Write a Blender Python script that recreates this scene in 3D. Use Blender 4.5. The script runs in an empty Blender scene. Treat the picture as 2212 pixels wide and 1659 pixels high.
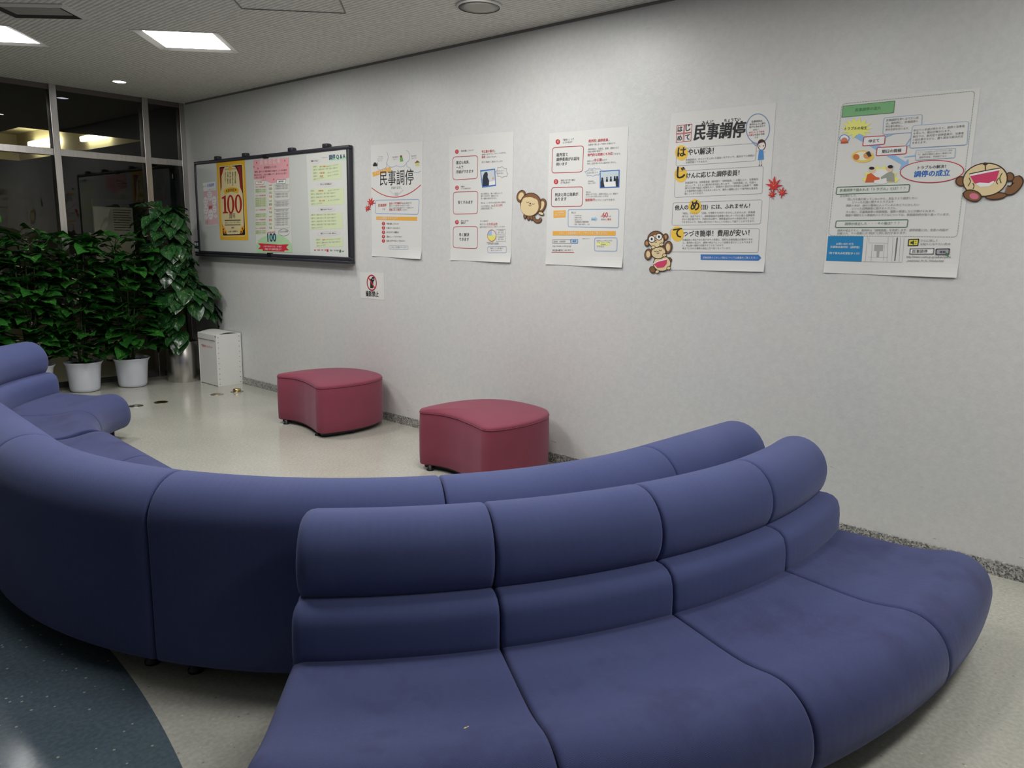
import bpy, bmesh, math, random
from mathutils import Vector, Matrix, noise

SC = bpy.context.scene
COL = SC.collection
PI = math.pi
random.seed(7)

# ------------------------------------------------------------------ camera
CAM_H = 1.43
FPX = 1663.64
ROT = ((0.6620624592888031, -0.7492269824961183, 0.018227141855568556),
       (-0.12439144040113066, -0.13383820867726665, -0.9831653489891677),
       (0.739053495733153, 0.6486495684094931, -0.18180667712376408))   # right, down, forward
cam_d = bpy.data.cameras.new('camera')
cam_d.sensor_fit = 'HORIZONTAL'
cam_d.sensor_width = 36.0
cam_d.lens = FPX / 2212 * 36.0
cam_d.clip_start = 0.05
cam_d.clip_end = 100
cam = bpy.data.objects.new('camera', cam_d)
COL.objects.link(cam)
CR, CD, CF = (Vector(v) for v in ROT)
cam.matrix_world = Matrix(((CR.x, -CD.x, -CF.x, 0), (CR.y, -CD.y, -CF.y, 0), (CR.z, -CD.z, -CF.z, CAM_H), (0, 0, 0, 1)))
SC.camera = cam

# ------------------------------------------------------------------ world, exposure
wd = bpy.data.worlds.new('world')
SC.world = wd
wd.use_nodes = True
wd.node_tree.nodes['Background'].inputs[0].default_value = (0.5, 0.55, 0.6, 1)
wd.node_tree.nodes['Background'].inputs[1].default_value = 0.02
SC.view_settings.view_transform = 'Standard'
SC.view_settings.look = 'None'
SC.view_settings.gamma = 1.0
SC.view_settings.use_curve_mapping = False
SC.view_settings.exposure = 0.0
PANEL_STRENGTH = 30.0           # ceiling panel diffusers
PANEL_COLOR = (1.0, 0.985, 0.97)

# ------------------------------------------------------------------ measures of the room (metres; camera stands above the origin)
W = 3.883        # poster wall  x = W
G = 7.89         # glass partition  y = G
H = 2.733        # ceiling
XL, YB = -3.6, -3.2


def ray(px, py):
    return CR * ((px - 1106) / FPX) + CD * ((py - 829.5) / FPX) + CF


def wall_pt(px, py, X=W):
    """where a measured point lies on the wall plane x = X: (y, z)"""
    d = ray(px, py)
    t = X / d.x
    return (d.y * t, CAM_H + d.z * t)


# ------------------------------------------------------------------ materials
def new_mat(name):
    m = bpy.data.materials.new(name)
    m.use_nodes = True
    nt = m.node_tree
    return m, nt, nt.nodes['Principled BSDF']


def col4(c):
    return (c[0], c[1], c[2], 1)


def srgb(r, g, b):
    f = lambda v: (v / 255 / 12.92) if v / 255 <= 0.04045 else ((v / 255 + 0.055) / 1.055) ** 2.4
    return (f(r), f(g), f(b))


def plain(name, c, rough=0.6, metal=0.0, spec=0.5):
    m, nt, b = new_mat(name)
    b.inputs['Base Color'].default_value = col4(c)
    b.inputs['Roughness'].default_value = rough
    b.inputs['Metallic'].default_value = metal
    b.inputs['Specular IOR Level'].default_value = spec
    return m


def nd(nt, t, **kw):
    n = nt.nodes.new(t)
    for k, v in kw.items():
        if k.startswith('i_'):
            n.inputs[int(k[2:]) if k[2:].isdigit() else k[2:].replace('_', ' ')].default_value = v
        else:
            setattr(n, k, v)
    return n


def ramp(nt, src, stops, interp='LINEAR'):
    r = nt.nodes.new('ShaderNodeValToRGB')
    r.color_ramp.interpolation = interp
    e = r.color_ramp.elements
    while len(e) < len(stops):
        e.new(0.5)
    for el, (p, c) in zip(e, stops):
        el.position = p
        el.color = col4(c)
    nt.links.new(src, r.inputs[0])
    return r.outputs[0]


def mixc(nt, fac, a, b, mode='MIX'):
    n = nt.nodes.new('ShaderNodeMix')
    n.data_type = 'RGBA'
    n.blend_type = mode
    for sock, v in ((n.inputs[0], fac), (n.inputs[6], a), (n.inputs[7], b)):
        if isinstance(v, (int, float)):
            sock.default_value = v
        elif isinstance(v, tuple):
            sock.default_value = col4(v)
        else:
            nt.links.new(v, sock)
    return n.outputs[2]


def tex_noise(nt, scale, detail=3, rough=0.55, vec=None):
    n = nd(nt, 'ShaderNodeTexNoise', i_Scale=scale, i_Detail=detail, i_Roughness=rough)
    if vec is not None:
        nt.links.new(vec, n.inputs['Vector'])
    return n


def geo_pos(nt):
    return nt.nodes.new('ShaderNodeNewGeometry').outputs['Position']


def scaled(nt, vec, s):
    n = nd(nt, 'ShaderNodeVectorMath', operation='MULTIPLY')
    nt.links.new(vec, n.inputs[0])
    n.inputs[1].default_value = s
    return n.outputs[0]


def bump(nt, b, height, strength, dist=0.002):
    n = nd(nt, 'ShaderNodeBump', i_Strength=strength, i_Distance=dist)
    nt.links.new(height, n.inputs['Height'])
    nt.links.new(n.outputs[0], b.inputs['Normal'])


def mat_wall():
    m, nt, b = new_mat('painted_wall')
    p = geo_pos(nt)
    n1 = tex_noise(nt, 1.3, 4, 0.6, p)
    n2 = tex_noise(nt, 38, 3, 0.6, p)
    c = ramp(nt, n1.outputs[0], [(0.35, srgb(211, 214, 212)), (0.65, srgb(217, 215, 211))])
    c = mixc(nt, 0.25, c, ramp(nt, n2.outputs[0], [(0.35, srgb(202, 203, 202)), (0.65, srgb(228, 227, 223))]))
    # short dark scuffs low on the wall
    sc = scaled(nt, p, (1, 5, 46))
    n3 = tex_noise(nt, 2.2, 2, 0.5, sc)
    scuff = ramp(nt, n3.outputs[0], [(0.75, (0, 0, 0)), (0.79, (1, 1, 1))])
    sep = nd(nt, 'ShaderNodeSeparateXYZ')
    nt.links.new(p, sep.inputs[0])
    low = nd(nt, 'ShaderNodeMapRange', i_1=0.75, i_2=0.25, i_3=0.0, i_4=0.55)
    nt.links.new(sep.outputs[2], low.inputs[0])
    mul = nd(nt, 'ShaderNodeMath', operation='MULTIPLY')
    nt.links.new(scuff, mul.inputs[0])
    nt.links.new(low.outputs[0], mul.inputs[1])
    c = mixc(nt, mul.outputs[0], c, srgb(70, 70, 72))
    nt.links.new(c, b.inputs['Base Color'])
    b.inputs['Roughness'].default_value = 0.36
    b.inputs['Specular IOR Level'].default_value = 0.42
    n4 = tex_noise(nt, 90, 3, 0.6, p)
    bump(nt, b, n4.outputs[0], 0.35, 0.0016)
    return m


def mat_ceiling():
    m, nt, b = new_mat('ribbed_acoustic_ceiling')
    p = geo_pos(nt)
    w = nd(nt, 'ShaderNodeTexWave', wave_type='BANDS', bands_direction='X', wave_profile='SIN', i_Scale=10.5)
    nt.links.new(p, w.inputs['Vector'])
    n = tex_noise(nt, 55, 2, 0.6, scaled(nt, p, (1, 0.5, 1)))
    f = ramp(nt, w.outputs['Fac'], [(0.12, (0.72, 0.72, 0.72)), (0.45, (1, 1, 1))])
    g = ramp(nt, n.outputs[0], [(0.35, (0.82, 0.82, 0.82)), (0.6, (1, 1, 1))])
    c = mixc(nt, 1.0, mixc(nt, 1.0, srgb(226, 225, 216), f, 'MULTIPLY'), g, 'MULTIPLY')
    nt.links.new(c, b.inputs['Base Color'])
    b.inputs['Roughness'].default_value = 0.85
    bump(nt, b, w.outputs['Fac'], 0.6, 0.004)
    return m


def mat_floor():
    m, nt, b = new_mat('vinyl_floor')
    p = geo_pos(nt)
    n1 = tex_noise(nt, 1.1, 4, 0.6, p)
    n2 = tex_noise(nt, 70, 2, 0.5, p)
    v = nd(nt, 'ShaderNodeTexVoronoi', i_Scale=34.0)
    nt.links.new(p, v.inputs['Vector'])
    base = ramp(nt, n1.outputs[0], [(0.35, srgb(178, 178, 167)), (0.65, srgb(192, 191, 180))])
    base = mixc(nt, 0.3, base, ramp(nt, n2.outputs[0], [(0.35, srgb(150, 148, 138)), (0.7, srgb(206, 203, 192))]))
    chips = ramp(nt, v.outputs['Distance'], [(0.10, (1, 1, 1)), (0.16, (0, 0, 0))])
    vr = nd(nt, 'ShaderNodeSeparateColor')
    nt.links.new(v.outputs['Color'], vr.inputs[0])
    pick = ramp(nt, vr.outputs[0], [(0.60, (0, 0, 0)), (0.62, (1, 1, 1))])
    cm = nd(nt, 'ShaderNodeMath', operation='MULTIPLY')
    nt.links.new(chips, cm.inputs[0])
    nt.links.new(pick, cm.inputs[1])
    chipcol = ramp(nt, vr.outputs[1], [(0.45, srgb(225, 222, 208)), (0.55, srgb(120, 118, 108))])
    cmf = nd(nt, 'ShaderNodeMath', operation='MULTIPLY', i_1=0.55)
    nt.links.new(cm.outputs[0], cmf.inputs[0])
    light = mixc(nt, cmf.outputs[0], base, chipcol)
    # slate blue inlay with a curved edge
    dk = ramp(nt, n1.outputs[0], [(0.35, srgb(78, 92, 102)), (0.65, srgb(92, 107, 117))])
    dk = mixc(nt, 0.22, dk, ramp(nt, n2.outputs[0], [(0.35, srgb(50, 62, 72)), (0.7, srgb(110, 124, 132))]))
    blue = mixc(nt, cm.outputs[0], dk, srgb(160, 166, 150))
    sub = nd(nt, 'ShaderNodeVectorMath', operation='DISTANCE')
    sub.inputs[1].default_value = (-4.513, 3.09, 0)
    nt.links.new(p, sub.inputs[0])
    lt = nd(nt, 'ShaderNodeMath', operation='LESS_THAN', i_1=5.473)
    nt.links.new(sub.outputs['Value'], lt.inputs[0])
    c = mixc(nt, lt.outputs[0], light, blue)
    nt.links.new(c, b.inputs['Base Color'])
    rr = ramp(nt, tex_noise(nt, 6, 3, 0.6, p).outputs[0], [(0.3, (0.13, 0.13, 0.13)), (0.75, (0.24, 0.24, 0.24))])
    nt.links.new(rr, b.inputs['Roughness'])
    b.inputs['Specular IOR Level'].default_value = 0.55
    bump(nt, b, tex_noise(nt, 11, 2, 0.5, p).outputs[0], 0.05, 0.004)
    return m


def mat_granite():
    m, nt, b = new_mat('speckled_granite')
    p = geo_pos(nt)
    v = nd(nt, 'ShaderNodeTexVoronoi', i_Scale=150.0)
    nt.links.new(p, v.inputs['Vector'])
    s = nd(nt, 'ShaderNodeSeparateColor')
    nt.links.new(v.outputs['Color'], s.inputs[0])
    c = ramp(nt, s.outputs[0], [(0.0, srgb(92, 92, 90)), (0.25, srgb(132, 131, 127)), (0.5, srgb(164, 163, 157)), (0.8, srgb(190, 188, 182))], 'CONSTANT')
    nt.links.new(c, b.inputs['Base Color'])
    b.inputs['Roughness'].default_value = 0.35
    return m


def mat_fabric(name, c0, c1, stain=None, weave=1.0):
    m, nt, b = new_mat(name)
    tc = nt.nodes.new('ShaderNodeTexCoord')
    uv = tc.outputs['UV']
    p = geo_pos(nt)
    n1 = tex_noise(nt, 2.3, 4, 0.6, p)
    c = ramp(nt, n1.outputs[0], [(0.3, c0), (0.7, c1)])
    if stain:
        n3 = tex_noise(nt, 4.5, 4, 0.62, p)
        c = mixc(nt, ramp(nt, n3.outputs[0], [(0.5, (0, 0, 0)), (0.68, (0.5, 0.5, 0.5))]), c, stain)
    # herringbone-like twill: diagonal ribs that flip direction in narrow bands
    sep = nd(nt, 'ShaderNodeSeparateXYZ')
    nt.links.new(uv, sep.inputs[0])
    pp = nd(nt, 'ShaderNodeMath', operation='PINGPONG', i_1=0.012)
    nt.links.new(sep.outputs[0], pp.inputs[0])
    add = nd(nt, 'ShaderNodeMath', operation='ADD')
    nt.links.new(pp.outputs[0], add.inputs[0])
    nt.links.new(sep.outputs[1], add.inputs[1])
    fr = nd(nt, 'ShaderNodeMath', operation='PINGPONG', i_1=0.0022)
    nt.links.new(add.outputs[0], fr.inputs[0])
    mr = nd(nt, 'ShaderNodeMapRange', i_1=0.0, i_2=0.0022, i_3=0.80, i_4=1.12)
    nt.links.new(fr.outputs[0], mr.inputs[0])
    mx = mixc(nt, 0.55 * weave, c, mixc(nt, 1.0, c, mr.outputs[0], 'MULTIPLY'))
    nt.links.new(mx, b.inputs['Base Color'])
    b.inputs['Roughness'].default_value = 0.82
    b.inputs['Specular IOR Level'].default_value = 0.25
    b.inputs['Sheen Weight'].default_value = 0.2
    b.inputs['Sheen Roughness'].default_value = 0.45
    b.inputs['Sheen Tint'].default_value = (0.75, 0.78, 0.95, 1)
    bump(nt, b, fr.outputs[0], 0.25 * weave, 0.6)
    return m


def mat_steel(name, c, rough=0.28, streak=True):
    m, nt, b = new_mat(name)
    tc = nt.nodes.new('ShaderNodeTexCoord')
    n = tex_noise(nt, 60, 2, 0.5, scaled(nt, tc.outputs['Object'], (1, 1, 0.02)))
    cc = ramp(nt, n.outputs[0], [(0.3, tuple(x * 0.85 for x in c)), (0.7, c)])
    nt.links.new(cc, b.inputs['Base Color'])
    b.inputs['Metallic'].default_value = 1.0
    b.inputs['Roughness'].default_value = rough
    return m


def mat_glass():
    m = bpy.data.materials.new('clear_pane_glass')
    m.use_nodes = True
    nt = m.node_tree
    nt.nodes.remove(nt.nodes['Principled BSDF'])
    out = nt.nodes['Material Output']
    tr = nd(nt, 'ShaderNodeBsdfTransparent')
    tr.inputs[0].default_value = (0.80, 0.83, 0.82, 1)
    gl = nd(nt, 'ShaderNodeBsdfGlossy', i_Roughness=0.0)
    gl.inputs[0].default_value = (1, 1, 1, 1)
    fr = nd(nt, 'ShaderNodeFresnel', i_IOR=1.46)
    mix = nd(nt, 'ShaderNodeMixShader')
    nt.links.new(fr.outputs[0], mix.inputs[0])
    nt.links.new(tr.outputs[0], mix.inputs[1])
    nt.links.new(gl.outputs[0], mix.inputs[2])
    nt.links.new(mix.outputs[0], out.inputs[0])
    return m


def mat_leaf(name, dark, mid, streak, amount):
    m, nt, b = new_mat(name)
    tc = nt.nodes.new('ShaderNodeTexCoord')
    g = nt.nodes.new('ShaderNodeNewGeometry')
    rnd = g.outputs['Random Per Island']
    base = ramp(nt, rnd, [(0.0, dark), (1.0, mid)])
    add = nd(nt, 'ShaderNodeVectorMath', operation='ADD')
    cb = nd(nt, 'ShaderNodeCombineXYZ')
    mul = nd(nt, 'ShaderNodeMath', operation='MULTIPLY', i_1=37.0)
    nt.links.new(rnd, mul.inputs[0])
    nt.links.new(mul.outputs[0], cb.inputs[0])
    nt.links.new(scaled(nt, tc.outputs['UV'], (2.2, 9.0, 1)), add.inputs[0])
    nt.links.new(cb.outputs[0], add.inputs[1])
    n = tex_noise(nt, 1.6, 4, 0.6, add.outputs[0])
    f = ramp(nt, n.outputs[0], [(0.57, (0, 0, 0)), (0.66, (amount, amount, amount))])
    c = mixc(nt, f, base, streak)
    nt.links.new(c, b.inputs['Base Color'])
    b.inputs['Roughness'].default_value = 0.26
    b.inputs['Specular IOR Level'].default_value = 0.55
    return m


def emit(name, c, s):
    m = bpy.data.materials.new(name)
    m.use_nodes = True
    nt = m.node_tree
    nt.nodes.remove(nt.nodes['Principled BSDF'])
    e = nd(nt, 'ShaderNodeEmission', i_Strength=s)
    e.inputs[0].default_value = col4(c)
    nt.links.new(e.outputs[0], nt.nodes['Material Output'].inputs[0])
    return m


M = {}
M['wall'] = mat_wall()
M['ceil'] = mat_ceiling()
M['floor'] = mat_floor()
M['granite'] = mat_granite()
M['blue'] = mat_fabric('blue_twill_upholstery', srgb(72, 81, 127), srgb(80, 89, 135))
M['seatblue'] = mat_fabric('worn_blue_twill_upholstery', srgb(64, 71, 114), srgb(71, 79, 121), srgb(53, 50, 90))
M['red'] = mat_fabric('wine_red_upholstery', srgb(134, 62, 78), srgb(140, 66, 82), None, 0.4)
M['steel'] = mat_steel('brushed_steel', (0.58, 0.56, 0.53), 0.27)
M['frame_steel'] = mat_steel('mullion_steel', (0.55, 0.53, 0.50), 0.3)
M['glass'] = mat_glass()
M['leaf'] = mat_leaf('pothos_leaf', srgb(15, 54, 20), srgb(42, 106, 38), srgb(140, 170, 84), 0.45)
M['leaf2'] = mat_leaf('variegated_pothos_leaf', srgb(18, 54, 28), srgb(42, 92, 46), srgb(170, 186, 124), 0.55)
M['stem'] = plain('green_stem', srgb(60, 88, 40), 0.6)
M['soil'] = plain('bark_chip_soil', srgb(58, 36, 28), 0.95)
M['pot'] = plain('white_plastic_pot', srgb(214, 218, 228), 0.35)
M['black'] = plain('black_plastic', srgb(22, 22, 26), 0.45)
M['board_frame'] = plain('charcoal_board_frame', srgb(48, 48, 56), 0.4)
M['board'] = plain('whiteboard_enamel', srgb(208, 212, 206), 0.25)
M['paper'] = plain('poster_paper', srgb(224, 224, 219), 0.7)
M['box'] = plain('white_corrugated_plastic', srgb(228, 228, 224), 0.5)
M['rivet'] = plain('dark_rivet', srgb(60, 60, 62), 0.4)
M['brass'] = plain('brass', (0.60, 0.46, 0.22), 0.28, 1.0)
M['nickel'] = plain('dull_nickel', (0.52, 0.50, 0.44), 0.3, 1.0)
M['lightframe'] = plain('light_frame_enamel', srgb(205, 204, 198), 0.5)
M['emit'] = emit('panel_diffuser', PANEL_COLOR, PANEL_STRENGTH)
M['bulb'] = emit('downlight_lamp', (0.85, 0.9, 1.0), 14.0)
M['warm'] = emit('warm_tube_lamp', (1.0, 0.93, 0.66), 9.0)
M['dark'] = plain('dark_recess', srgb(40, 40, 38), 0.8)
M['gap'] = plain('shadow_gap_trim', srgb(120, 118, 116), 0.7)
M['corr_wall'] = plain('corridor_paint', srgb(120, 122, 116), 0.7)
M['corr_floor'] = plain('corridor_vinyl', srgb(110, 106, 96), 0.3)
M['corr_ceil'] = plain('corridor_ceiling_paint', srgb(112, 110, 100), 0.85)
M['cream'] = plain('cream_enamel', srgb(205, 196, 160), 0.7)
M['beige'] = plain('beige_ceiling_panel', srgb(176, 160, 128), 0.8)
M['door'] = plain('grey_green_door', srgb(86, 98, 100), 0.5)
M['kerb'] = plain('dark_stone_kerb', srgb(70, 70, 70), 0.4)

_ink = {}


def ink(r, g, b):
    k = (r, g, b)
    if k not in _ink:
        _ink[k] = plain('print_%d_%d_%d' % k, srgb(r, g, b), 0.7)
    return _ink[k]


# ------------------------------------------------------------------ object helpers
def link(o, parent=None):
    COL.objects.link(o)
    if parent is not None:
        o.parent = parent
    return o


def obj(name, bm, mats, parent=None, smooth=True, origin=None):
    """one bmesh (world coordinates) -> ONE mesh object; children sit in their parent's space"""
    if parent is not None:
        off = parent['_o'] if '_o' in parent else (0, 0, 0)
        off = Vector(off)
        loc = Vector((0, 0, 0))
    else:
        off = Vector(origin) if origin else Vector((0, 0, 0))
        loc = off
    bmesh.ops.translate(bm, verts=bm.verts, vec=-off)
    me = bpy.data.meshes.new(name)
    if smooth:
        for f in bm.faces:
            f.smooth = True
    bm.to_mesh(me)
    bm.free()
    for m in (mats if isinstance(mats, (list, tuple)) else [mats]):
        me.materials.append(m)
    o = bpy.data.objects.new(name, me)
    link(o, parent)
    o.location = loc
    if parent is not None or origin:
        o['_o'] = tuple(off)
    return o


def thing(name, label, cat, loc, group=None):
    o = bpy.data.objects.new(name, None)
    o.empty_display_size = 0.1
    link(o)
    o.location = loc
    o['_o'] = tuple(loc)
    return tag(o, label, cat, group)


def tag(o, label, cat, group=None):
    o['label'] = label
    o['category'] = cat
    if group:
        o['group'] = group
    return o


def struct(name, bm, mats, smooth=False, parent=None, origin=None):
    o = obj(name, bm, mats, parent, smooth, origin)
    if parent is None:
        o['kind'] = 'structure'
    return o


def box(bm, x0, x1, y0, y1, z0, z1, mi=0, bev=0.0):
    vs = [bm.verts.new((x, y, z)) for x in (x0, x1) for y in (y0, y1) for z in (z0, z1)]
    idx = ((0, 1, 3, 2), (4, 6, 7, 5), (0, 4, 5, 1), (2, 3, 7, 6), (0, 2, 6, 4), (1, 5, 7, 3))
    fs = [bm.faces.new([vs[i] for i in q]) for q in idx]
    for f in fs:
        f.material_index = mi
    if bev > 0:
        es = list({e for f in fs for e in f.edges})
        r = bmesh.ops.bevel(bm, geom=es, offset=bev, segments=2, affect='EDGES', profile=0.5)
        for f in r['faces']:
            f.material_index = mi
    return fs


def quad(bm, pts, mi=0):
    f = bm.faces.new([bm.verts.new(p) for p in pts])
    f.material_index = mi
    return f


def lathe(bm, c, prof, n=32, mi=0, cap=True):
    """profile [(r, z)] turned about the vertical through c"""
    rings = []
    for r, z in prof:
        rings.append([bm.verts.new((c[0] + r * math.cos(2 * PI * k / n), c[1] + r * math.sin(2 * PI * k / n), c[2] + z)) for k in range(n)])
    for a, b in zip(rings, rings[1:]):
        for k in range(n):
            f = bm.faces.new((a[k], a[(k + 1) % n], b[(k + 1) % n], b[k]))
            f.material_index = mi
    if cap:
        for rg, flip in ((rings[0], True), (rings[-1], False)):
            f = bm.faces.new(list(reversed(rg)) if flip else rg)
            f.material_index = mi


def tube(bm, pts, r, n=6, mi=0):
    pts = [Vector(p) for p in pts]
    rings = []
    for i, p in enumerate(pts):
        t = (pts[min(i + 1, len(pts) - 1)] - pts[max(i - 1, 0)]).normalized()
        u = t.cross(Vector((0.3, 0.9, 0.31))).normalized()
        v = t.cross(u)
        rr = r[i] if isinstance(r, (list, tuple)) else r
        rings.append([bm.verts.new(p + (u * math.cos(2 * PI * k / n) + v * math.sin(2 * PI * k / n)) * rr) for k in range(n)])
    for a, b in zip(rings, rings[1:]):
        for k in range(n):
            bm.faces.new((a[k], a[(k + 1) % n], b[(k + 1) % n], b[k])).material_index = mi
    bm.faces.new(list(reversed(rings[0]))).material_index = mi
    bm.faces.new(rings[-1]).material_index = mi


def NB():
    return bmesh.new()


# ------------------------------------------------------------------ room shell
bm = NB(); box(bm, XL, W + 0.15, YB, G + 0.1, -0.12, 0.0); struct('floor', bm, M['floor'])
bm = NB(); box(bm, W, W + 0.15, YB, G, 0.0, H + 0.1); struct('wall_right', bm, M['wall'])
bm = NB(); box(bm, XL - 0.15, XL, YB, G, 0.0, H + 0.1); struct('wall_left', bm, M['wall'])
bm = NB(); box(bm, XL, W, YB - 0.15, YB, 0.0, H + 0.1); struct('wall_back', bm, M['wall'])
bm = NB(); box(bm, W - 0.013, W, YB, G - 0.0, 0.0, 0.066, 0); struct('baseboard_right', bm, M['granite'])
bm = NB(); box(bm, W - 0.006, W, YB, G - 0.06, H - 0.016, H); struct('trim_1', bm, M['gap'])

# ceiling with square openings for the recessed fittings
PS = 0.222                       # half side of a lit panel
PO = PS + 0.05                   # half side of its opening
A45 = math.radians(46.5)
LIGHTS = [(2.72, 5.39), (1.79, 6.32), (1.92, 4.16), (2.92, 3.02), (2.0, 1.85), (1.0, 2.95), (2.2, -0.2), (3.0, -0.45)]


def rot2(c, dx, dy, a):
    return (c[0] + dx * math.cos(a) - dy * math.sin(a), c[1] + dx * math.sin(a) + dy * math.cos(a))


def ceiling_with_holes():
    b = NB()
    outer = [(XL, YB), (W, YB), (W, G), (XL, G)]
    loops = [outer] + [[rot2(c, sx * PO, sy * PO, A45) for sx, sy in ((-1, -1), (1, -1), (1, 1), (-1, 1))] for c in LIGHTS]
    edges = []
    for lp in loops:
        vs = [b.verts.new((x, y, H)) for x, y in lp]
        edges += [b.edges.new((vs[i], vs[(i + 1) % len(vs)])) for i in range(len(vs))]
    bmesh.ops.triangle_fill(b, use_beauty=True, edges=edges)
    for f in b.faces:
        if f.normal.z > 0:
            f.normal_flip()
    return b


bm = ceiling_with_holes()
box(bm, XL - 0.1, W + 0.1, YB - 0.1, G + 0.1, H + 0.16, H + 0.2)
struct('ceiling', bm, M['ceil'])

LIGHT_LABELS = ['glowing square ceiling panel light nearest the poster wall',
                'glowing square ceiling panel light cut by the left edge of the photo']
for i, c in enumerate(LIGHTS):
    t = thing('ceiling_light', LIGHT_LABELS[i] if i < 2 else 'square recessed ceiling panel light over the curved sofas out of frame',
              'ceiling light', (c[0], c[1], H), 'square ceiling panel lights')
    b = NB()
    cor = lambda h, k: rot2(c, *((h, h), (-h, h), (-h, -h), (h, -h))[k % 4], A45)
    for k in range(4):
        o0, o1, r0, r1, i0, i1 = cor(PO + 0.012, k), cor(PO + 0.012, k + 1), cor(PO, k), cor(PO, k + 1), cor(PS, k), cor(PS, k + 1)
        quad(b, [(*o0, H - 0.003), (*o1, H - 0.003), (*r1, H - 0.003), (*r0, H - 0.003)])
        quad(b, [(*o0, H), (*o1, H), (*o1, H - 0.003), (*o0, H - 0.003)])
        quad(b, [(*r0, H - 0.003), (*r1, H - 0.003), (*i1, H + 0.008), (*i0, H + 0.008)])
    obj('frame', b, M['lightframe'], t, False)
    b = NB()
    q = [(*rot2(c, sx * PS, sy * PS, A45), H + 0.008) for sx, sy in ((-1, -1), (-1, 1), (1, 1), (1, -1))]
    quad(b, q)
    obj('diffuser', b, M['emit'], t, False)

# round downlight, speaker, air vent, access hatch
c = (3.01, 7.24, H)
t = thing('downlight', 'small round lit downlight in the ceiling before the glass partition', 'ceiling light', c)
b = NB(); lathe(b, c, [(0.052, -0.001), (0.056, -0.004), (0.068, -0.004), (0.072, -0.001)], 28, 0, False); obj('trim_ring', b, M['lightframe'], t)
b = NB(); lathe(b, c, [(0.05, -0.003), (0.03, -0.002)], 24, 0, True); obj('lamp', b, M['bulb'], t)
c = (3.347, 3.236, H)
t = thing('ceiling_speaker', 'round beige speaker grille in the ceiling by the poster wall', 'speaker', c)
b = NB(); lathe(b, c, [(0.132, -0.001), (0.132, -0.008), (0.118, -0.012)], 40, 0, False); obj('rim', b, M['lightframe'], t)
b = NB(); lathe(b, c, [(0.118, -0.009), (0.06, -0.013), (0.002, -0.014)], 40, 0, True); obj('grille', b, plain('speaker_grille', srgb(176, 174, 166), 0.7), t)
c = (1.80, 5.40, H)
t = thing('air_vent', 'rectangular recessed air vent in the ceiling at the upper left', 'vent', c)
vd = Vector((-0.66, 0.75, 0)).normalized(); vn = Vector((0.75, 0.66, 0))


def vrect(b, hu, hv, ih, iv, z0, z1):
    cc = Vector(c)
    O = [cc + vd * su * hu + vn * sv * hv for su, sv in ((-1, -1), (1, -1), (1, 1), (-1, 1))]
    I = [cc + vd * su * ih + vn * sv * iv for su, sv in ((-1, -1), (1, -1), (1, 1), (-1, 1))]
    for k in range(4):
        j = (k + 1) % 4
        quad(b, [O[k] + Vector((0, 0, z0)), O[j] + Vector((0, 0, z0)), I[j] + Vector((0, 0, z1)), I[k] + Vector((0, 0, z1))])


b = NB(); vrect(b, 0.235, 0.155, 0.205, 0.115, -0.006, -0.014); vrect(b, 0.235, 0.155, 0.235, 0.155, 0, -0.006); obj('frame', b, M['lightframe'], t, False)
b = NB(); vrect(b, 0.205, 0.115, 0.17, 0.075, -0.014, -0.003); obj('slot', b, M['dark'], t, False)
b = NB()
vrect(b, 0.17, 0.075, 0.0, 0.0, -0.004, -0.009)
obj('vent_plate', b, plain('vent_plate_paint', srgb(150, 148, 140), 0.7), t, False)
b = NB()
hc = Vector((2.55, 3.95, H))
for u0, u1, v0, v1 in ((-0.3, 0.3, -0.3, -0.293), (-0.3, 0.3, 0.293, 0.3), (-0.3, -0.293, -0.293, 0.293), (0.293, 0.3, -0.293, 0.293)):
    pts = [rot2(hc, u, v, A45) for u, v in ((u0, v0), (u0, v1), (u1, v1), (u1, v0))]
    quad(b, [(*p, H - 0.004) for p in pts])
    for k in range(4):
        p, q = pts[k], pts[(k + 1) % 4]
        quad(b, [(*p, H - 0.004), (*q, H - 0.004), (*q, H - 0.001), (*p, H - 0.001)])
tag(obj('access_hatch', b, plain('hatch_frame_paint', srgb(130, 128, 122), 0.7), None, False, (hc.x, hc.y, H - 0.004)), 'thin square frame of an access hatch at the top edge of the ceiling', 'hatch')

# ------------------------------------------------------------------ glass partition y = G
MX = [-3.0, -2.19, -1.38, -0.57, 0.24, 1.05, 1.86, 2.681, 3.492]
n = 1
for i, x in enumerate(MX):
    b = NB(); box(b, x - 0.029, x + 0.029, G - 0.035, G + 0.055, 0.0, H, 0, 0.003)
    n += 1
    struct('trim_%d' % n, b, M['frame_steel'])
b = NB(); box(b, W - 0.05, W, G - 0.03, G + 0.055, 0.0, H, 0, 0.003); n += 1; struct('trim_%d' % n, b, M['frame_steel'])
b = NB(); box(b, XL, W, G - 0.015, G + 0.05, H - 0.045, H); n += 1; struct('trim_%d' % n, b, plain('bronze_header', srgb(96, 86, 82), 0.5))
ed = [XL + 0.2] + MX + [W - 0.02]
for a, bb in zip(ed, ed[1:]):
    x0, x1 = a + 0.029, bb - 0.029
    b = NB(); box(b, x0, x1, G - 0.025, G + 0.045, 2.119, 2.180, 0, 0.003); n += 1; struct('trim_%d' % n, b, M['frame_steel'])
    b = NB(); box(b, x0, x1, G - 0.02, G + 0.045, 0.0, 0.055); n += 1; struct('trim_%d' % n, b, M['kerb'])
wn = 0
for a, bb in zip(ed, ed[1:]):
    for z0, z1 in ((0.055, 2.119), (2.18, H - 0.045)):
        b = NB()
        quad(b, [(a + 0.029, G + 0.012, z0), (bb - 0.029, G + 0.012, z0), (bb - 0.029, G + 0.012, z1), (a + 0.029, G + 0.012, z1)])
        wn += 1
        struct('window_%d' % wn, b, M['glass'])

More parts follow.
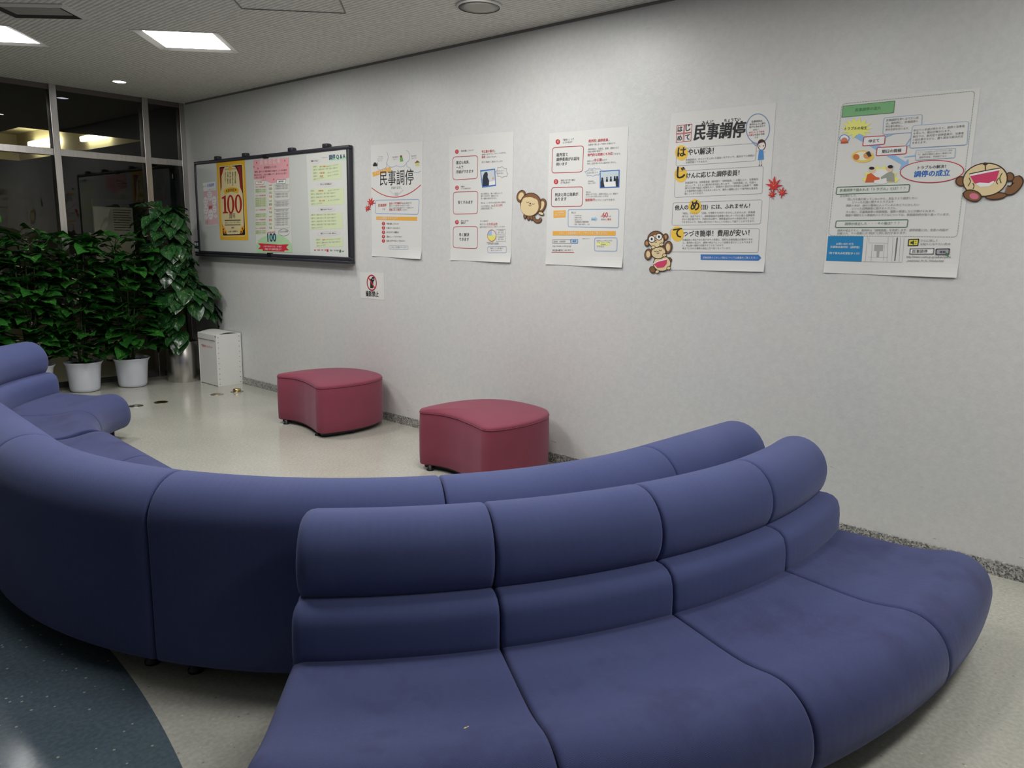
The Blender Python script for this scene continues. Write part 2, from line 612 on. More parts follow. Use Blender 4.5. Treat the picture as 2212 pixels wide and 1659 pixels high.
# ------------------------------------------------------------------ dark hall behind the glass
CX0, CX1, CY1 = 0.2, 7.0, 17.4
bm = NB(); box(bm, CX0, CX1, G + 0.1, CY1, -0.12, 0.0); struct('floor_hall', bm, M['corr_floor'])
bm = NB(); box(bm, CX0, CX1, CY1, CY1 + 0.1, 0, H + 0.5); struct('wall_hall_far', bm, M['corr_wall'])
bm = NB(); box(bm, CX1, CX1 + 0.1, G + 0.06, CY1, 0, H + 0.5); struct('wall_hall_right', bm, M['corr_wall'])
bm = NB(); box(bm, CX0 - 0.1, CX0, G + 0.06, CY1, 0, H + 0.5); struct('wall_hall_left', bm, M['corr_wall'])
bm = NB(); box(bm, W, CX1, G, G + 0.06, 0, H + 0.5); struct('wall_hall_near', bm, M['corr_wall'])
HX0, HX1, HY0, HY1 = 3.46, 5.01, 11.38, 16.6
bm = NB()
for x0, x1, y0, y1 in ((CX0, HX0, G + 0.06, CY1), (HX1, CX1, G + 0.06, CY1), (HX0, HX1, G + 0.06, HY0), (HX0, HX1, HY1, CY1)):
    quad(bm, [(x0, y0, H), (x0, y1, H), (x1, y1, H), (x1, y0, H)])
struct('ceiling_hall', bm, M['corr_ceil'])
t = thing('cove_light', 'glowing cream coved ceiling light recess in the dark hall behind the glass', 'ceiling light', ((HX0 + HX1) / 2, 13.5, H))
b = NB()
zt = H + 0.46
TX0, TX1 = HX0 + 0.02, HX1 - 0.02
quad(b, [(HX0, HY0, H), (HX0, HY1, H), (TX0, HY1, zt), (TX0, HY0, zt)])
quad(b, [(HX1, HY0, H), (HX1, HY1, H), (TX1, HY1, zt), (TX1, HY0, zt)])
quad(b, [(HX0, HY0, H), (HX1, HY0, H), (TX1, HY0, zt), (TX0, HY0, zt)])
quad(b, [(HX0, HY1, H), (HX1, HY1, H), (TX1, HY1, zt), (TX0, HY1, zt)])
quad(b, [(TX0, HY0, zt), (TX1, HY0, zt), (TX1, HY1, zt), (TX0, HY1, zt)])
obj('recess', b, M['cream'], t, False)
for y0_, y1_, z0_, z1_ in ((14.4, 15.7, 2.88, 3.0), (12.45, 13.35, 2.84, 2.92)):
    b = NB(); box(b, 4.88, 4.96, y0_, y1_, z0_, z1_, 0, 0.02)
    obj('tube_lamp', b, M['warm'], t)

# notice stand behind the glass
t = thing('notice_stand', 'notice with dark header on a stand behind the glass above the plants', 'notice board', (3.72, 9.35, 0))
b = NB(); box(b, 3.50, 3.93, 9.34, 9.37, 1.10, 1.815, 0, 0.002); obj('panel', b, plain('notice_sheet', srgb(214, 206, 180), 0.7), t, False)
b = NB(); box(b, 3.50, 3.93, 9.328, 9.339, 1.735, 1.817); obj('header_strip', b, plain('notice_header', srgb(50, 50, 52), 0.6), t, False)
b = NB()
for k in range(9):
    box(b, 3.71, 3.91 - 0.012 * (k % 3), 9.334, 9.339, 1.70 - 0.028 * k, 1.706 - 0.028 * k)
obj('printed_lines', b, plain('notice_ink', srgb(60, 58, 54), 0.7), t, False)
b = NB(); box(b, 3.70, 3.74, 9.375, 9.40, 0.02, 1.7); box(b, 3.50, 3.94, 9.2, 9.56, 0.0, 0.02); obj('stand', b, M['frame_steel'], t, False)
# grey door with its closer at the right of the hall
t = thing('hall_door', 'grey green door leaf with closer arm behind the right glass pane', 'door', (4.1, 8.95, 0))
b = NB(); box(b, 4.15, 5.1, 8.95, 9.0, 0, 2.14, 0, 0.003); obj('door_leaf', b, M['door'], t, False)
b = NB(); box(b, 4.2, 4.55, 8.90, 8.925, 2.175, 2.19); box(b, 4.22, 4.42, 8.91, 8.95, 2.06, 2.12, 0, 0.004); obj('closer_arm', b, M['frame_steel'], t, False)
b = NB(); box(b, 2.30, 2.62, 9.55, 9.6, 0.0, 1.80, 0, 0.004)
tag(obj('partition_screen', b, plain('pale_screen', srgb(150, 146, 150), 0.6), None, False, (2.45, 9.57, 0)), 'pale upright screen panel behind the left glass pane', 'screen')

# ------------------------------------------------------------------ curved sofas
def arc(cx, cz, rx, rz, a0, a1, k):
    return [(cx + rx * math.cos(math.radians(a0 + (a1 - a0) * i / k)), cz + rz * math.sin(math.radians(a0 + (a1 - a0) * i / k))) for i in range(k + 1)]


def chaikin(p, it=2):
    for _ in range(it):
        q = []
        for i in range(len(p)):
            a, b_ = p[i], p[(i + 1) % len(p)]
            q += [(a[0] * .75 + b_[0] * .25, a[1] * .75 + b_[1] * .25), (a[0] * .25 + b_[0] * .75, a[1] * .25 + b_[1] * .75)]
        p = q
    return p


def back_profile(s0):
    p = [(s0 + 0.10, 0.06), (s0 + 0.02, 0.062), (s0 + 0.004, 0.07), (s0, 0.09), (s0, 0.2), (s0, 0.3), (s0, 0.4), (s0, 0.47)]
    rx = 0.142 - s0 / 2
    p += arc(s0 + rx, 0.53, rx, 0.137, 180, -40, 22)
    p += [(s0 + rx + 0.06, 0.42), (0.19, 0.40), (0.19, 0.25), (0.19, 0.08)]
    return p


LUMBAR = [(0.195, 0.44), (0.245, 0.449), (0.285, 0.449), (0.312, 0.442), (0.332, 0.425), (0.342, 0.398), (0.346, 0.365), (0.347, 0.33), (0.347, 0.285), (0.33, 0.27), (0.195, 0.27)]
SEAT = chaikin([(0.20, 0.292), (0.30, 0.306), (0.36, 0.307), (0.46, 0.302), (0.55, 0.298), (0.63, 0.297), (0.69, 0.305), (0.745, 0.317), (0.80, 0.314), (0.85, 0.288),
                (0.883, 0.245), (0.897, 0.19), (0.893, 0.135), (0.87, 0.09), (0.82, 0.064), (0.72, 0.058), (0.5, 0.058), (0.20, 0.058)], 2)


def poly_normals(p):
    n_ = len(p)
    area = sum(p[i][0] * p[(i + 1) % n_][1] - p[(i + 1) % n_][0] * p[i][1] for i in range(n_))
    sg = 1 if area > 0 else -1
    out = []
    for i in range(n_):
        a, b_ = p[i - 1], p[(i + 1) % n_]
        dx, dy = b_[0] - a[0], b_[1] - a[1]
        l = math.hypot(dx, dy) or 1
        out.append((sg * dy / l, -sg * dx / l))
    return out


def sweep(prof, frame, L, rend=0.02, gap=0.003, nseg=14, rend1=None):
    """cushion: profile (s, z) swept over t in [0, L], with rounded ends"""
    b = NB()
    uvl = b.loops.layers.uv.new('UVMap')
    nr = poly_normals(prof)
    rend1 = rend if rend1 is None else rend1
    ts = []
    for k in range(5):
        a = k / 4 * PI / 2
        ts.append((gap + rend * (1 - math.cos(a)), rend * (1 - math.sin(a))))
    for k in range(1, nseg):
        ts.append((gap + rend + (L - 2 * gap - rend - rend1) * k / nseg, 0))
    for k in range(5):
        a = (4 - k) / 4 * PI / 2
        ts.append((L - gap - rend1 * (1 - math.cos(a)), rend1 * (1 - math.sin(a))))
    per = [0]
    for i in range(len(prof)):
        a, c_ = prof[i], prof[(i + 1) % len(prof)]
        per.append(per[-1] + math.hypot(c_[0] - a[0], c_[1] - a[1]))
    rows = []
    for t_, ins in ts:
        rows.append([b.verts.new(frame(t_, s - nx * ins, z - nz * ins)) for (s, z), (nx, nz) in zip(prof, nr)])
    m = len(prof)
    for i in range(len(rows) - 1):
        for k in range(m):
            k2 = (k + 1) % m
            f = b.faces.new((rows[i][k], rows[i][k2], rows[i + 1][k2], rows[i + 1][k]))
            for lp, (tt, pp) in zip(f.loops, ((ts[i][0], per[k]), (ts[i][0], per[k + 1]), (ts[i + 1][0], per[k + 1]), (ts[i + 1][0], per[k]))):
                lp[uvl].uv = (tt, pp)
    b.faces.new(list(reversed(rows[0])))
    b.faces.new(rows[-1])
    bmesh.ops.recalc_face_normals(b, faces=b.faces)
    return b


def arc_frame(cx, cy, R0, a0, sgn_s, sgn_a=1):
    """outer back face at radius R0; s grows inward (sgn_s=-1) or outward (+1)"""
    def fr(t, s, z):
        a = math.radians(a0) + sgn_a * t / R0
        r = R0 + sgn_s * s
        return (cx + r * math.cos(a), cy + r * math.sin(a), z)
    return fr


def line_frame(o, d, nrm):
    def fr(t, s, z):
        return (o[0] + d[0] * t + nrm[0] * s, o[1] + d[1] * t + nrm[1] * s, z)
    return fr


def sofa_module(label, frame, L, group, s0=0.0, nseg=14, free=''):
    e0, e1 = (0.034 if 'a' in free else 0.012), (0.034 if 'b' in free else 0.012)
    c_ = frame(L / 2, 0.45, 0)
    t = thing('sofa_section', label, 'sofa', c_, group)
    obj('backrest', sweep(back_profile(s0), frame, L, e0, 0.002, nseg, e1), M['blue'], t)
    obj('lumbar_cushion', sweep(LUMBAR, frame, L, min(e0, .026), 0.002, nseg, min(e1, .026)), M['blue'], t)
    obj('seat_cushion', sweep(SEAT, frame, L, e0, 0.002, nseg, e1), M['seatblue'], t)
    for tt in (0.09, L - 0.09):
        for ss in (0.085, 0.76):
            p = frame(tt, ss, 0)
            b = NB(); lathe(b, p, [(0.026, 0.0), (0.026, 0.01), (0.02, 0.014), (0.02, 0.066)], 14)
            obj('foot', b, M['black'], t)
    return t


ACX, ACY, AR = 2.623, 3.18, 1.84
GA, GB = 'sections of the curved sofa facing the poster wall', 'sections of the curved sofa in the foreground'
ang = math.radians(266)
o_r = (ACX + AR * math.cos(ang), ACY + AR * math.sin(ang))
d_r = (-math.sin(ang), math.cos(ang))
n_r = (-math.cos(ang), -math.sin(ang))
sofa_module('straight blue sofa section at the right end of the rear row, beside the wall', line_frame(o_r, d_r, n_r), 0.69, GA, free='b')
L30 = AR * math.radians(30)
for a0, lab in ((236, 'blue curved sofa section of the rear row behind the middle foreground backrests'),
                (206, 'wide dark backed blue sofa section left of the foreground sofa, back to the camera'),
                (176, 'dark backed blue sofa section at the left edge over the slate blue floor')):
    sofa_module(lab, arc_frame(ACX, ACY, AR, a0, -1), L30, GA)
ang = math.radians(176)
o_l = (ACX + AR * math.cos(ang), ACY + AR * math.sin(ang))
d_l = (math.sin(ang), -math.cos(ang))
n_l = (-math.cos(ang), -math.sin(ang))
for k, lab in ((0, 'straight blue sofa section at the left edge, its seat rim meeting the beige floor'),
               (1, 'straight blue sofa section next to the curved far left seats')):
    o2 = (o_l[0] + d_l[0] * 0.69 * k, o_l[1] + d_l[1] * 0.69 * k)
    sofa_module(lab, line_frame(o2, d_l, n_l), 0.69, GA)
c3, AR2 = (2.79, 4.70), 1.92
L29 = AR2 * math.radians(29)
for a0, lab in ((180.5, 'blue sofa section second from the far end, near the potted plants'),
                (151.5, 'blue sofa section at the far end of the row, before the potted plants')):
    sofa_module(lab, arc_frame(c3[0], c3[1], AR2, a0, -1, -1), L29, GA, free='b' if a0 < 160 else '')

BCX, BCY, BR = 2.82, 3.41, 2.125
LB = BR * math.radians(13.4)
for k, lab in enumerate(('foreground blue sofa section at the left end, with a crumb on its seat',
                         'foreground blue sofa section second from the left end',
                         'foreground blue sofa section third from the left end',
                         'foreground blue sofa section at the right end, close to the wall')):
    sofa_module(lab, arc_frame(BCX, BCY, BR, -136 + 13.4 * k, 1), LB, GB, 0.035, 10, ('a', '', '', 'b')[k])

# crumb on the left foreground seat
b = NB()
d = ray(1005, 1573); tcr = (0.303 - CAM_H) / d.z; cp = (d.x * tcr, d.y * tcr, 0.303)
bmesh.ops.create_icosphere(b, subdivisions=1, radius=0.004, matrix=Matrix.Translation(cp) @ Matrix.Diagonal((1.5, 0.9, 0.6, 1)))
bmesh.ops.create_icosphere(b, subdivisions=1, radius=0.003, matrix=Matrix.Translation((cp[0] + .006, cp[1] - .002, cp[2] + .001)) @ Matrix.Diagonal((1.4, 0.7, 0.6, 1)))
tag(obj('crumb', b, plain('pale_crumb', srgb(200, 190, 140), 0.8), None, True, cp), 'pale yellow crumb lying on the left foreground seat', 'crumb')

# ------------------------------------------------------------------ wine red ottomans
OTT = [(3.212, 5.242), (3.204, 5.207), (3.224, 5.163), (3.247, 5.105), (3.254, 5.023), (3.243, 4.930), (3.225, 4.860), (3.200, 4.770), (3.172, 4.690), (3.158, 4.645), (3.168, 4.600), (3.205, 4.577),
       (3.30, 4.552), (3.43, 4.540), (3.57, 4.553), (3.69, 4.595), (3.775, 4.66), (3.822, 4.75), (3.848, 4.88), (3.845, 5.02), (3.80, 5.13), (3.71, 5.215), (3.574, 5.268), (3.43, 5.285), (3.30, 5.278), (3.24, 5.266)]


def smooth_loop(p, n_):
    out = []
    m = len(p)
    for i in range(m):
        p0, p1, p2, p3 = (Vector(p[(i + k - 1) % m]) for k in range(4))
        for j in range(n_):
            t_ = j / n_
            out.append(0.5 * ((2 * p1) + (p2 - p0) * t_ + (2 * p0 - 5 * p1 + 4 * p2 - p3) * t_ ** 2 + (3 * p1 - p0 - 3 * p2 + p3) * t_ ** 3))
    return out


def smooth_open(p, n_):
    q = [p[0]] + list(p) + [p[-1]]
    out = []
    for i in range(len(p) - 1):
        p0, p1, p2, p3 = (Vector(q[i + k]) for k in range(4))
        for j in range(n_):
            t_ = j / n_
            out.append(0.5 * ((2 * p1) + (p2 - p0) * t_ + (2 * p0 - 5 * p1 + 4 * p2 - p3) * t_ ** 2 + (3 * p1 - p0 - 3 * p2 + p3) * t_ ** 3))
    out.append(Vector(p[-1]))
    return out


def inset2(loop, dd):
    out = []
    m = len(loop)
    for i in range(m):
        t_ = (loop[(i + 1) % m] - loop[i - 1]).normalized()
        out.append(loop[i] + Vector((-t_.y, t_.x)) * dd)
    return out


def ottoman(dx, dy, label):
    lp = [Vector((p.x + dx, p.y + dy)) for p in smooth_loop(OTT, 4)]
    cen = sum(lp, Vector((0, 0))) / len(lp)
    t = thing('ottoman', label, 'ottoman', (cen.x, cen.y, 0), 'wine red kidney shaped ottomans')
    m = len(lp)

    def rings(spec, capb, capt, nm, mat):
        b = NB()
        uvl = b.loops.layers.uv.new('UVMap')
        rows = []
        for ins, z in spec:
            q = inset2(lp, ins) if abs(ins) > 1e-6 else lp
            rows.append([b.verts.new((v.x, v.y, z)) for v in q])
        for a, c_ in zip(rows, rows[1:]):
            for k in range(m):
                f = b.faces.new((a[k], a[(k + 1) % m], c_[(k + 1) % m], c_[k]))
                for l in f.loops:
                    l[uvl].uv = (l.vert.co.x + l.vert.co.y, l.vert.co.z)
        if capb:
            b.faces.new(list(reversed(rows[0])))
        if capt and nm == 'base':
            b.faces.new(rows[-1])
        elif capt:
            # domed top: rings drawn towards the centre
            last = rows[-1]
            z = spec[-1][1]
            for s, dz in ((0.96, 0.004), (0.9, 0.008), (0.8, 0.012), (0.6, 0.017), (0.4, 0.020), (0.2, 0.022)):
                nw = [b.verts.new((cen.x + (v.co.x - cen.x) * s, cen.y + (v.co.y - cen.y) * s, z + dz)) for v in rows[-1]]
                for k in range(m):
                    f = b.faces.new((last[k], last[(k + 1) % m], nw[(k + 1) % m], nw[k]))
                    for l in f.loops:
                        l[uvl].uv = (l.vert.co.x, l.vert.co.y)
                last = nw
            b.faces.new(last)
        bmesh.ops.recalc_face_normals(b, faces=b.faces)
        return obj(nm, b, mat, t)
    rings([(0.010, 0.034), (0.003, 0.037), (0.0, 0.044), (-0.002, 0.12), (-0.003, 0.25), (0.0, 0.355), (0.003, 0.366)], True, False, 'body', M['red'])
    rings([(0.003, 0.366), (-0.001, 0.371), (0.002, 0.379), (0.007, 0.385)], False, True, 'top_cushion', M['red'])
    rings([(0.03, 0.012), (0.03, 0.037)], True, True, 'base', M['black'])
    b = NB()
    tube(b, [(v.x, v.y, 0.3685) for v in inset2(lp, 0.0005)] + [(lp[0].x, lp[0].y, 0.3685)], 0.0035, 6)
    obj('piping', b, M['red'], t)
    for k in (0.03, 0.33, 0.5, 0.75):
        p = lp[int(k * m)] + (cen - lp[int(k * m)]).normalized() * 0.055
        b = NB(); lathe(b, (p.x, p.y, 0), [(0.022, 0), (0.024, 0.006), (0.016, 0.012), (0.016, 0.035)], 14)
        obj('foot', b, M['black'], t)
    return t


ottoman(0, 0, 'wine red kidney shaped ottoman farther from the camera, near the white box')
ottoman(-0.048, -1.70, 'wine red kidney shaped ottoman nearer the camera, behind the blue sofa')

# ------------------------------------------------------------------ printed sheets on the wall
class Sheet:
    """one sheet of paper on the plane x = X, printed on its face; points are measured (px) and carried to the wall"""

    def __init__(self, X, T, paper=None):
        self.X = X
        self.T = T
        self.bm = NB()
        self.mats = []
        self.paper = paper or M['paper']
        self.lift = None
        self.n = 0

    def mi(self, m):
        if m not in self.mats:
            self.mats.append(m)
        return self.mats.index(m)

    def w(self, p):
        ox, oy, s = self.T
        return Vector(wall_pt(ox + p[0] * s, oy + p[1] * s, self.X))

    def off(self, yz, layer):
        o = 0.0012 + 0.00035 * layer + 4e-6 * self.n
        if self.lift:
            zb, hgt, y0, wd_, amp = self.lift
            v = (yz.y - zb) / hgt
            if v < 0.10:
                u = (yz.x - y0) / wd_
                o += amp * ((0.10 - max(v, 0)) / 0.10) ** 2 * (0.55 + 0.45 * math.sin(5.2 * u + 0.9))
        return o

    def v3(self, yz, layer):
        return (self.X - self.off(yz, layer), yz.x, yz.y)

    def sheet(self, pts, amp=0.008):
        """paper from four measured corners: tl, tr, br, bl (px of the photograph)"""
        tl, tr, br, bl = (Vector(wall_pt(*p, self.X)) for p in pts)
        zb = (bl.y + br.y) / 2
        self.lift = (zb, (tl.y + tr.y) / 2 - zb, br.x, bl.x - br.x, amp)
        mi = self.mi(self.paper)
        N, K = 12, 16
        vs = (0, 0.015, 0.03, 0.05, 0.075, 0.1, 0.5, 1.0)
        grid = []
        for v in vs:
            grid.append([])
            for i in range(N + 1):
                u = i / N
                q = (bl * (1 - u) + br * u) * (1 - v) + (tl * (1 - u) + tr * u) * v
                grid[-1].append((self.bm.verts.new(self.v3(q, 0)), self.bm.verts.new((self.X - self.off(q, 0) + 0.0008, q.x, q.y))))
        for a, c_ in zip(grid, grid[1:]):
            for i in range(N):
                for s in (0, 1):
                    f = self.bm.faces.new((a[i][s], a[i + 1][s], c_[i + 1][s], c_[i][s]))
                    f.material_index = mi
        self.org = (self.X, (tl.x + br.x) / 2, (tl.y + br.y) / 2)
        return self

    def fillw(self, pts, mat, layer):
        f = self.bm.faces.new([self.bm.verts.new(self.v3(Vector(p), layer)) for p in pts])
        f.material_index = self.mi(mat)

    def poly(self, pts, mat, layer=1):
        self.n += 1
        self.fillw([self.w(p) for p in pts], mat, layer)

    def line(self, pts, wd_, mat, layer=2, closed=False):
        P = [self.w(p) for p in pts]
        if closed:
            P.append(P[0])
        self.n += 2
        for j, (a, b_) in enumerate(zip(P, P[1:])):
            self.n += 1 if j % 2 else -1
            t_ = b_ - a
            l = t_.length
            if l < 1e-6:
                continue
            t_ /= l
            n_ = Vector((-t_.y, t_.x)) * wd_ / 2
            e = t_ * wd_ * 0.3
            self.fillw([a - n_ - e, b_ - n_ + e, b_ + n_ + e, a + n_ - e], mat, layer)

    def ribbon(self, pts, wd_, mat, layer=2):
        P = [self.w(p) for p in smooth_open(pts, 6)]
        self.n += 1
        L_, R_ = [], []
        for i, p in enumerate(P):
            t_ = (P[min(i + 1, len(P) - 1)] - P[max(i - 1, 0)]).normalized()
            n_ = Vector((-t_.y, t_.x)) * wd_ / 2
            L_.append(p + n_); R_.append(p - n_)
        e = (P[-1] - P[-2]).normalized() * wd_ * 0.4
        self.fillw(L_ + [P[-1] + e] + R_[::-1], mat, layer)

    def rpts(self, q, r):
        """rounded corners on a measured quad"""
        out = []
        for i in range(4):
            p, pa, pb = Vector(q[i]), Vector(q[i - 1]), Vector(q[(i + 1) % 4])
            a = p + (pa - p).normalized() * r
            c_ = p + (pb - p).normalized() * r
            for k in range(5):
                t_ = k / 4
                out.append(a * (1 - t_) ** 2 + p * 2 * t_ * (1 - t_) + c_ * t_ ** 2)
        return out

    def rbox(self, q, r, wd_, mat, fill=None, layer=2):
        pts = self.rpts(q, r)
        if fill:
            self.poly(pts, fill, layer - 1)
        if wd_:
            self.line(pts, wd_, mat, layer, True)

    def ell(self, c_, rx, ry, mat, layer=2, n_=28, wd_=None, rot=0, a0=0, a1=360):
        pts = []
        k = n_ if a1 - a0 >= 360 else n_ + 1
        for i in range(k):
            a = math.radians(a0 + (a1 - a0) * i / n_)
            x, y = rx * math.cos(a), ry * math.sin(a)
            cr, sr = math.cos(math.radians(rot)), math.sin(math.radians(rot))
            pts.append((c_[0] + x * cr - y * sr, c_[1] + x * sr + y * cr))
        if wd_:
            self.line(pts, wd_, mat, layer, a1 - a0 >= 360)
        else:
            self.poly(pts, mat, layer)

    def text(self, s, x0, y0, x1, y1, mat, bold=0.0, layer=3, hk=1.0, shear=0.0, cap=None):
        cu = bpy.data.curves.new('t', 'FONT')
        cu.body = s
        cu.resolution_u = 1 if len(s) > 9 else 2
        cu.shear = shear
        ob = bpy.data.objects.new('t', cu)
        me = ob.to_mesh()
        vs = [v.co.copy() for v in me.vertices]
        if vs:
            a, b_ = self.w((x0, y0)), self.w((x1, y1))
            t_ = b_ - a
            L = t_.length
            t_ /= L
            u_up = Vector((t_.y, -t_.x)) if t_.x < 0 else Vector((-t_.y, t_.x))
            xm, xM = min(v.x for v in vs), max(v.x for v in vs)
            ym = min(v.y for v in vs)
            k = L / max(xM - xm, 1e-6)
            if len(s) == 1 and s in '12345':
                k = L / 0.5
                a = a + t_ * (L - (xM - xm) * k) / 2
            if cap:                               # no taller than cap (measured units)
                q = self.w((x0, y0 - cap))
                k = min(k, (q - a).length / 0.92)
            mi = self.mi(mat)
            # heavier strokes: the glyphs struck again, a hair to each side
            for ex, ey in (((0, 0),) if bold <= 0 else ((0, 0), (bold, 0), (-bold, 0)) if bold < 0.02 else ((0, 0), (bold, bold * .5), (-bold, -bold * .5), (bold, -bold * .5), (-bold, bold * .5))):
                self.n += 1
                nv = []
                for v in vs:
                    q = a + t_ * ((v.x - xm + ex) * k) + u_up * ((v.y - ym + ey) * k * hk)
                    nv.append(self.bm.verts.new(self.v3(q, layer)))
                for p in me.polygons:
                    try:
                        f = self.bm.faces.new([nv[i] for i in p.vertices])
                        f.material_index = mi
                    except ValueError:
                        pass
        ob.to_mesh_clear()
        bpy.data.objects.remove(ob)
        bpy.data.curves.remove(cu)

    def done(self, name, label, cat, group=None):
        return tag(obj(name, self.bm, self.mats, None, False, self.org), label, cat, group)


BK, GY, LG = ink(34, 34, 38), ink(128, 128, 130), ink(168, 168, 170)
RD, OR, BL, WH = ink(196, 52, 62), ink(236, 176, 70), ink(70, 120, 190), ink(236, 236, 232)
LB_, DR, PK = ink(150, 178, 214), ink(178, 40, 58), ink(238, 190, 196)
YE, GN, NV = ink(240, 196, 60), ink(110, 178, 110), ink(30, 74, 110)
DG, CRM, BRN = ink(70, 120, 80), ink(228, 210, 160), ink(128, 86, 54)

# ---- first tall sheet, right of the board
T4 = (760, 270, 620 / 2212)
s = Sheet(W, T4).sheet([(801, 314), (914, 305), (911, 560), (804, 553)], 0.014)


def bumps(s, pts, sag, wd_, mat):
    for a, b_ in zip(pts, pts[1:]):
        L = math.hypot(b_[0] - a[0], b_[1] - a[1])
        out = []
        for k in range(9):
            t_ = k / 8
            nx, ny = -(b_[1] - a[1]) / L, (b_[0] - a[0]) / L
            h_ = sag * 4 * t_ * (1 - t_) * L
            out.append((a[0] + (b_[0] - a[0]) * t_ + nx * h_, a[1] + (b_[1] - a[1]) * t_ + ny * h_))
        s.line(out, wd_, mat)


bumps(s, [(195, 325), (240, 340), (266, 292), (345, 312), (425, 286), (452, 332), (532, 355)], 0.28, 0.0035, LB_)
bumps(s, [(266, 292), (270, 205)], 0.15, 0.003, LB_)
bumps(s, [(425, 286), (445, 246), (420, 195)], 0.2, 0.003, LB_)
for tx in (('貸したお金を', 205, 250, 240, 248), ('返してもらえず', 198, 266, 240, 264), ('困っている', 203, 282, 236, 280), ('隣の騒音が', 315, 256, 360, 252), ('うるさくて', 318, 271, 355, 268), ('隣の枝が', 460, 248, 500, 244), ('越えてくる', 462, 264, 500, 260)):
    s.text(*tx, LG)
s.ell((180, 302), 12, 14, BK); s.poly([(165, 318), (162, 300), (170, 308), (190, 308), (198, 286), (199, 318)], BK, 1)
s.ell((381, 243), 9, 10, BRN); s.poly([(370, 255), (392, 250), (398, 280), (374, 284)], ink(110, 170, 90), 1)
s.poly([(484, 294), (505, 272), (526, 288)], BRN, 2); s.poly([(490, 292), (522, 289), (522, 316), (490, 316)], ink(206, 210, 140), 1)
s.poly([(160, 366), (299, 322), (303, 355), (165, 399)], OR); s.text('そんなときこそ', 180, 384, 290, 350, WH)
s.text('民事調停', 218, 468, 476, 460, BK, 0.0, 3, 1.2)
s.text('があります。', 305, 495, 384, 492, GY)
pts = [(155 + (532 - 155) * k / 20, 474 - 11 * (2 * k / 20 - 1) + 82 * (1 - (2 * k / 20 - 1) ** 2)) for k in range(21)]
s.line(pts, 0.006, RD)
s.poly([(326, 522), (362, 520), (352, 545), (338, 545)], ink(190, 192, 192), 1); s.line([(290, 502), (335, 545)], 0.002, LG); s.line([(400, 498), (352, 545)], 0.002, LG)
s.rbox([(184, 580), (521, 573), (512, 689), (182, 681)], 14, 0.005, LB_)
s.text('民事調停', 206, 632, 268, 629, RD, 0.012); s.text('とは', 238, 655, 258, 655, GY)
s.text('話合いで円満解決', 290, 614, 385, 610, RD, 0.01); s.text('を図る手続です。', 390, 612, 465, 608, GY)
s.text('裁判のように勝ち負けを決めるのではなく、', 290, 630, 455, 626, GY)
s.text('お互いの合意で紛争を解決することを目指します。', 290, 647, 480, 643, GY)
s.text('実情にあった解決', 290, 663, 380, 661, RD, 0.01); s.text('ができます。', 383, 662, 432, 660, GY)
s.poly([(190, 705), (505, 708), (503, 738), (190, 731)], OR); s.text('こんな疑問ありませんか？', 200, 727, 355, 728, WH)
for k, (y, tx, x1) in enumerate(((760, '手続は難しくないの？', 365), (793, 'お金はいくらかかるの？', 374), (826, '終わるまでの期間は？', 366), (860, '「話合い」ってどうやるの？', 390), (893, '話合いができたらどうなるの？', 412))):
    s.ell((245, y), 12, 14, RD); s.text('12345'[k], 241, y + 6, 249, y + 6, WH); s.text(tx, 269, y + 8, x1, y + 9, BK)
s.rbox([(288, 928), (435, 932), (435, 960), (288, 956)], 8, 0.003, LB_); s.text('くわしくは次のページへ', 300, 950, 425, 952, GY)
s.done('poster', 'tall white poster just right of the whiteboard, headed by four large thin characters', 'poster', 'white poster sheets on the wall')

# ---- second sheet
s = Sheet(W, T4).sheet([(970, 295), (1110, 284), (1104, 567), (974, 562)], 0.012)
for k, (x, y, t1, l1, t2, l2) in enumerate(((811, 206, '手続は難しくないの？', (842, 209, 940, 200), None, None), (812, 484, 'お金は', (842, 481, 870, 480), 'いくらかかるの？', (842, 497, 917, 495)), (811, 749, '終わるまでの', (842, 746, 900, 745), '期間は？', (842, 763, 880, 762)))):
    s.ell((x, y), 14, 17, RD); s.text('123'[k], x - 5, y + 8, x + 5, y + 8, WH); s.text(t1, *l1, BK)
    if t2:
        s.text(t2, *l2, BK)
for q in ([(780, 247), (972, 236), (969, 412), (781, 424)], [(783, 518), (973, 511), (970, 683), (783, 688)], [(783, 785), (971, 782), (968, 953), (782, 946)]):
    s.rbox(q, 22, 0.004, DR)
for tx in (('書式も充実、', 806, 304, 908, 298), ('一人で', 806, 339, 860, 336), ('手続ができます', 806, 375, 939, 368), ('安くすみます', 820, 609, 934, 607), ('早く解決', 828, 860, 906, 858), ('できます', 828, 893, 904, 893)):
    s.text(*tx, BK, 0.014)
for tx in (('申立書の書式', 1003, 216, 1096, 210), ('簡単', 1003, 258, 1030, 256), ('５００円', 1098, 632, 1161, 629), ('３か月以内', 1044, 775, 1122, 773)):
    s.text(*tx, RD, 0.014)
for tx in (('が', 1098, 210, 1108, 209), ('裁判所の窓口やウェブサイトで入手でき、', 1003, 236, 1190, 220), ('に手続ができます。', 1035, 256, 1118, 250), ('窓口の職員がご案内いたします。', 1003, 294, 1166, 286), ('申立手数料は、争いの額によって', 996, 538, 1160, 532),
           ('異なりますが、裁判よりも', 996, 556, 1130, 553), ('低い金額で利用できます。', 996, 574, 1120, 572), ('例えば、１０万円の支払を求める場合に', 996, 608, 1190, 602), ('かかる手数料は、原則', 996, 632, 1094, 630), ('比較的安価です。', 996, 652, 1090, 650),
           ('多くの事件が', 990, 748, 1052, 747), ('申立てから', 988, 773, 1040, 772), ('調停が成立するなどして終了しています。', 988, 794, 1184, 790), ('手続の終了まで', 1040, 912, 1095, 910), ('（平均的な期間）', 1050, 924, 1135, 922)):
    s.text(*tx, GY)
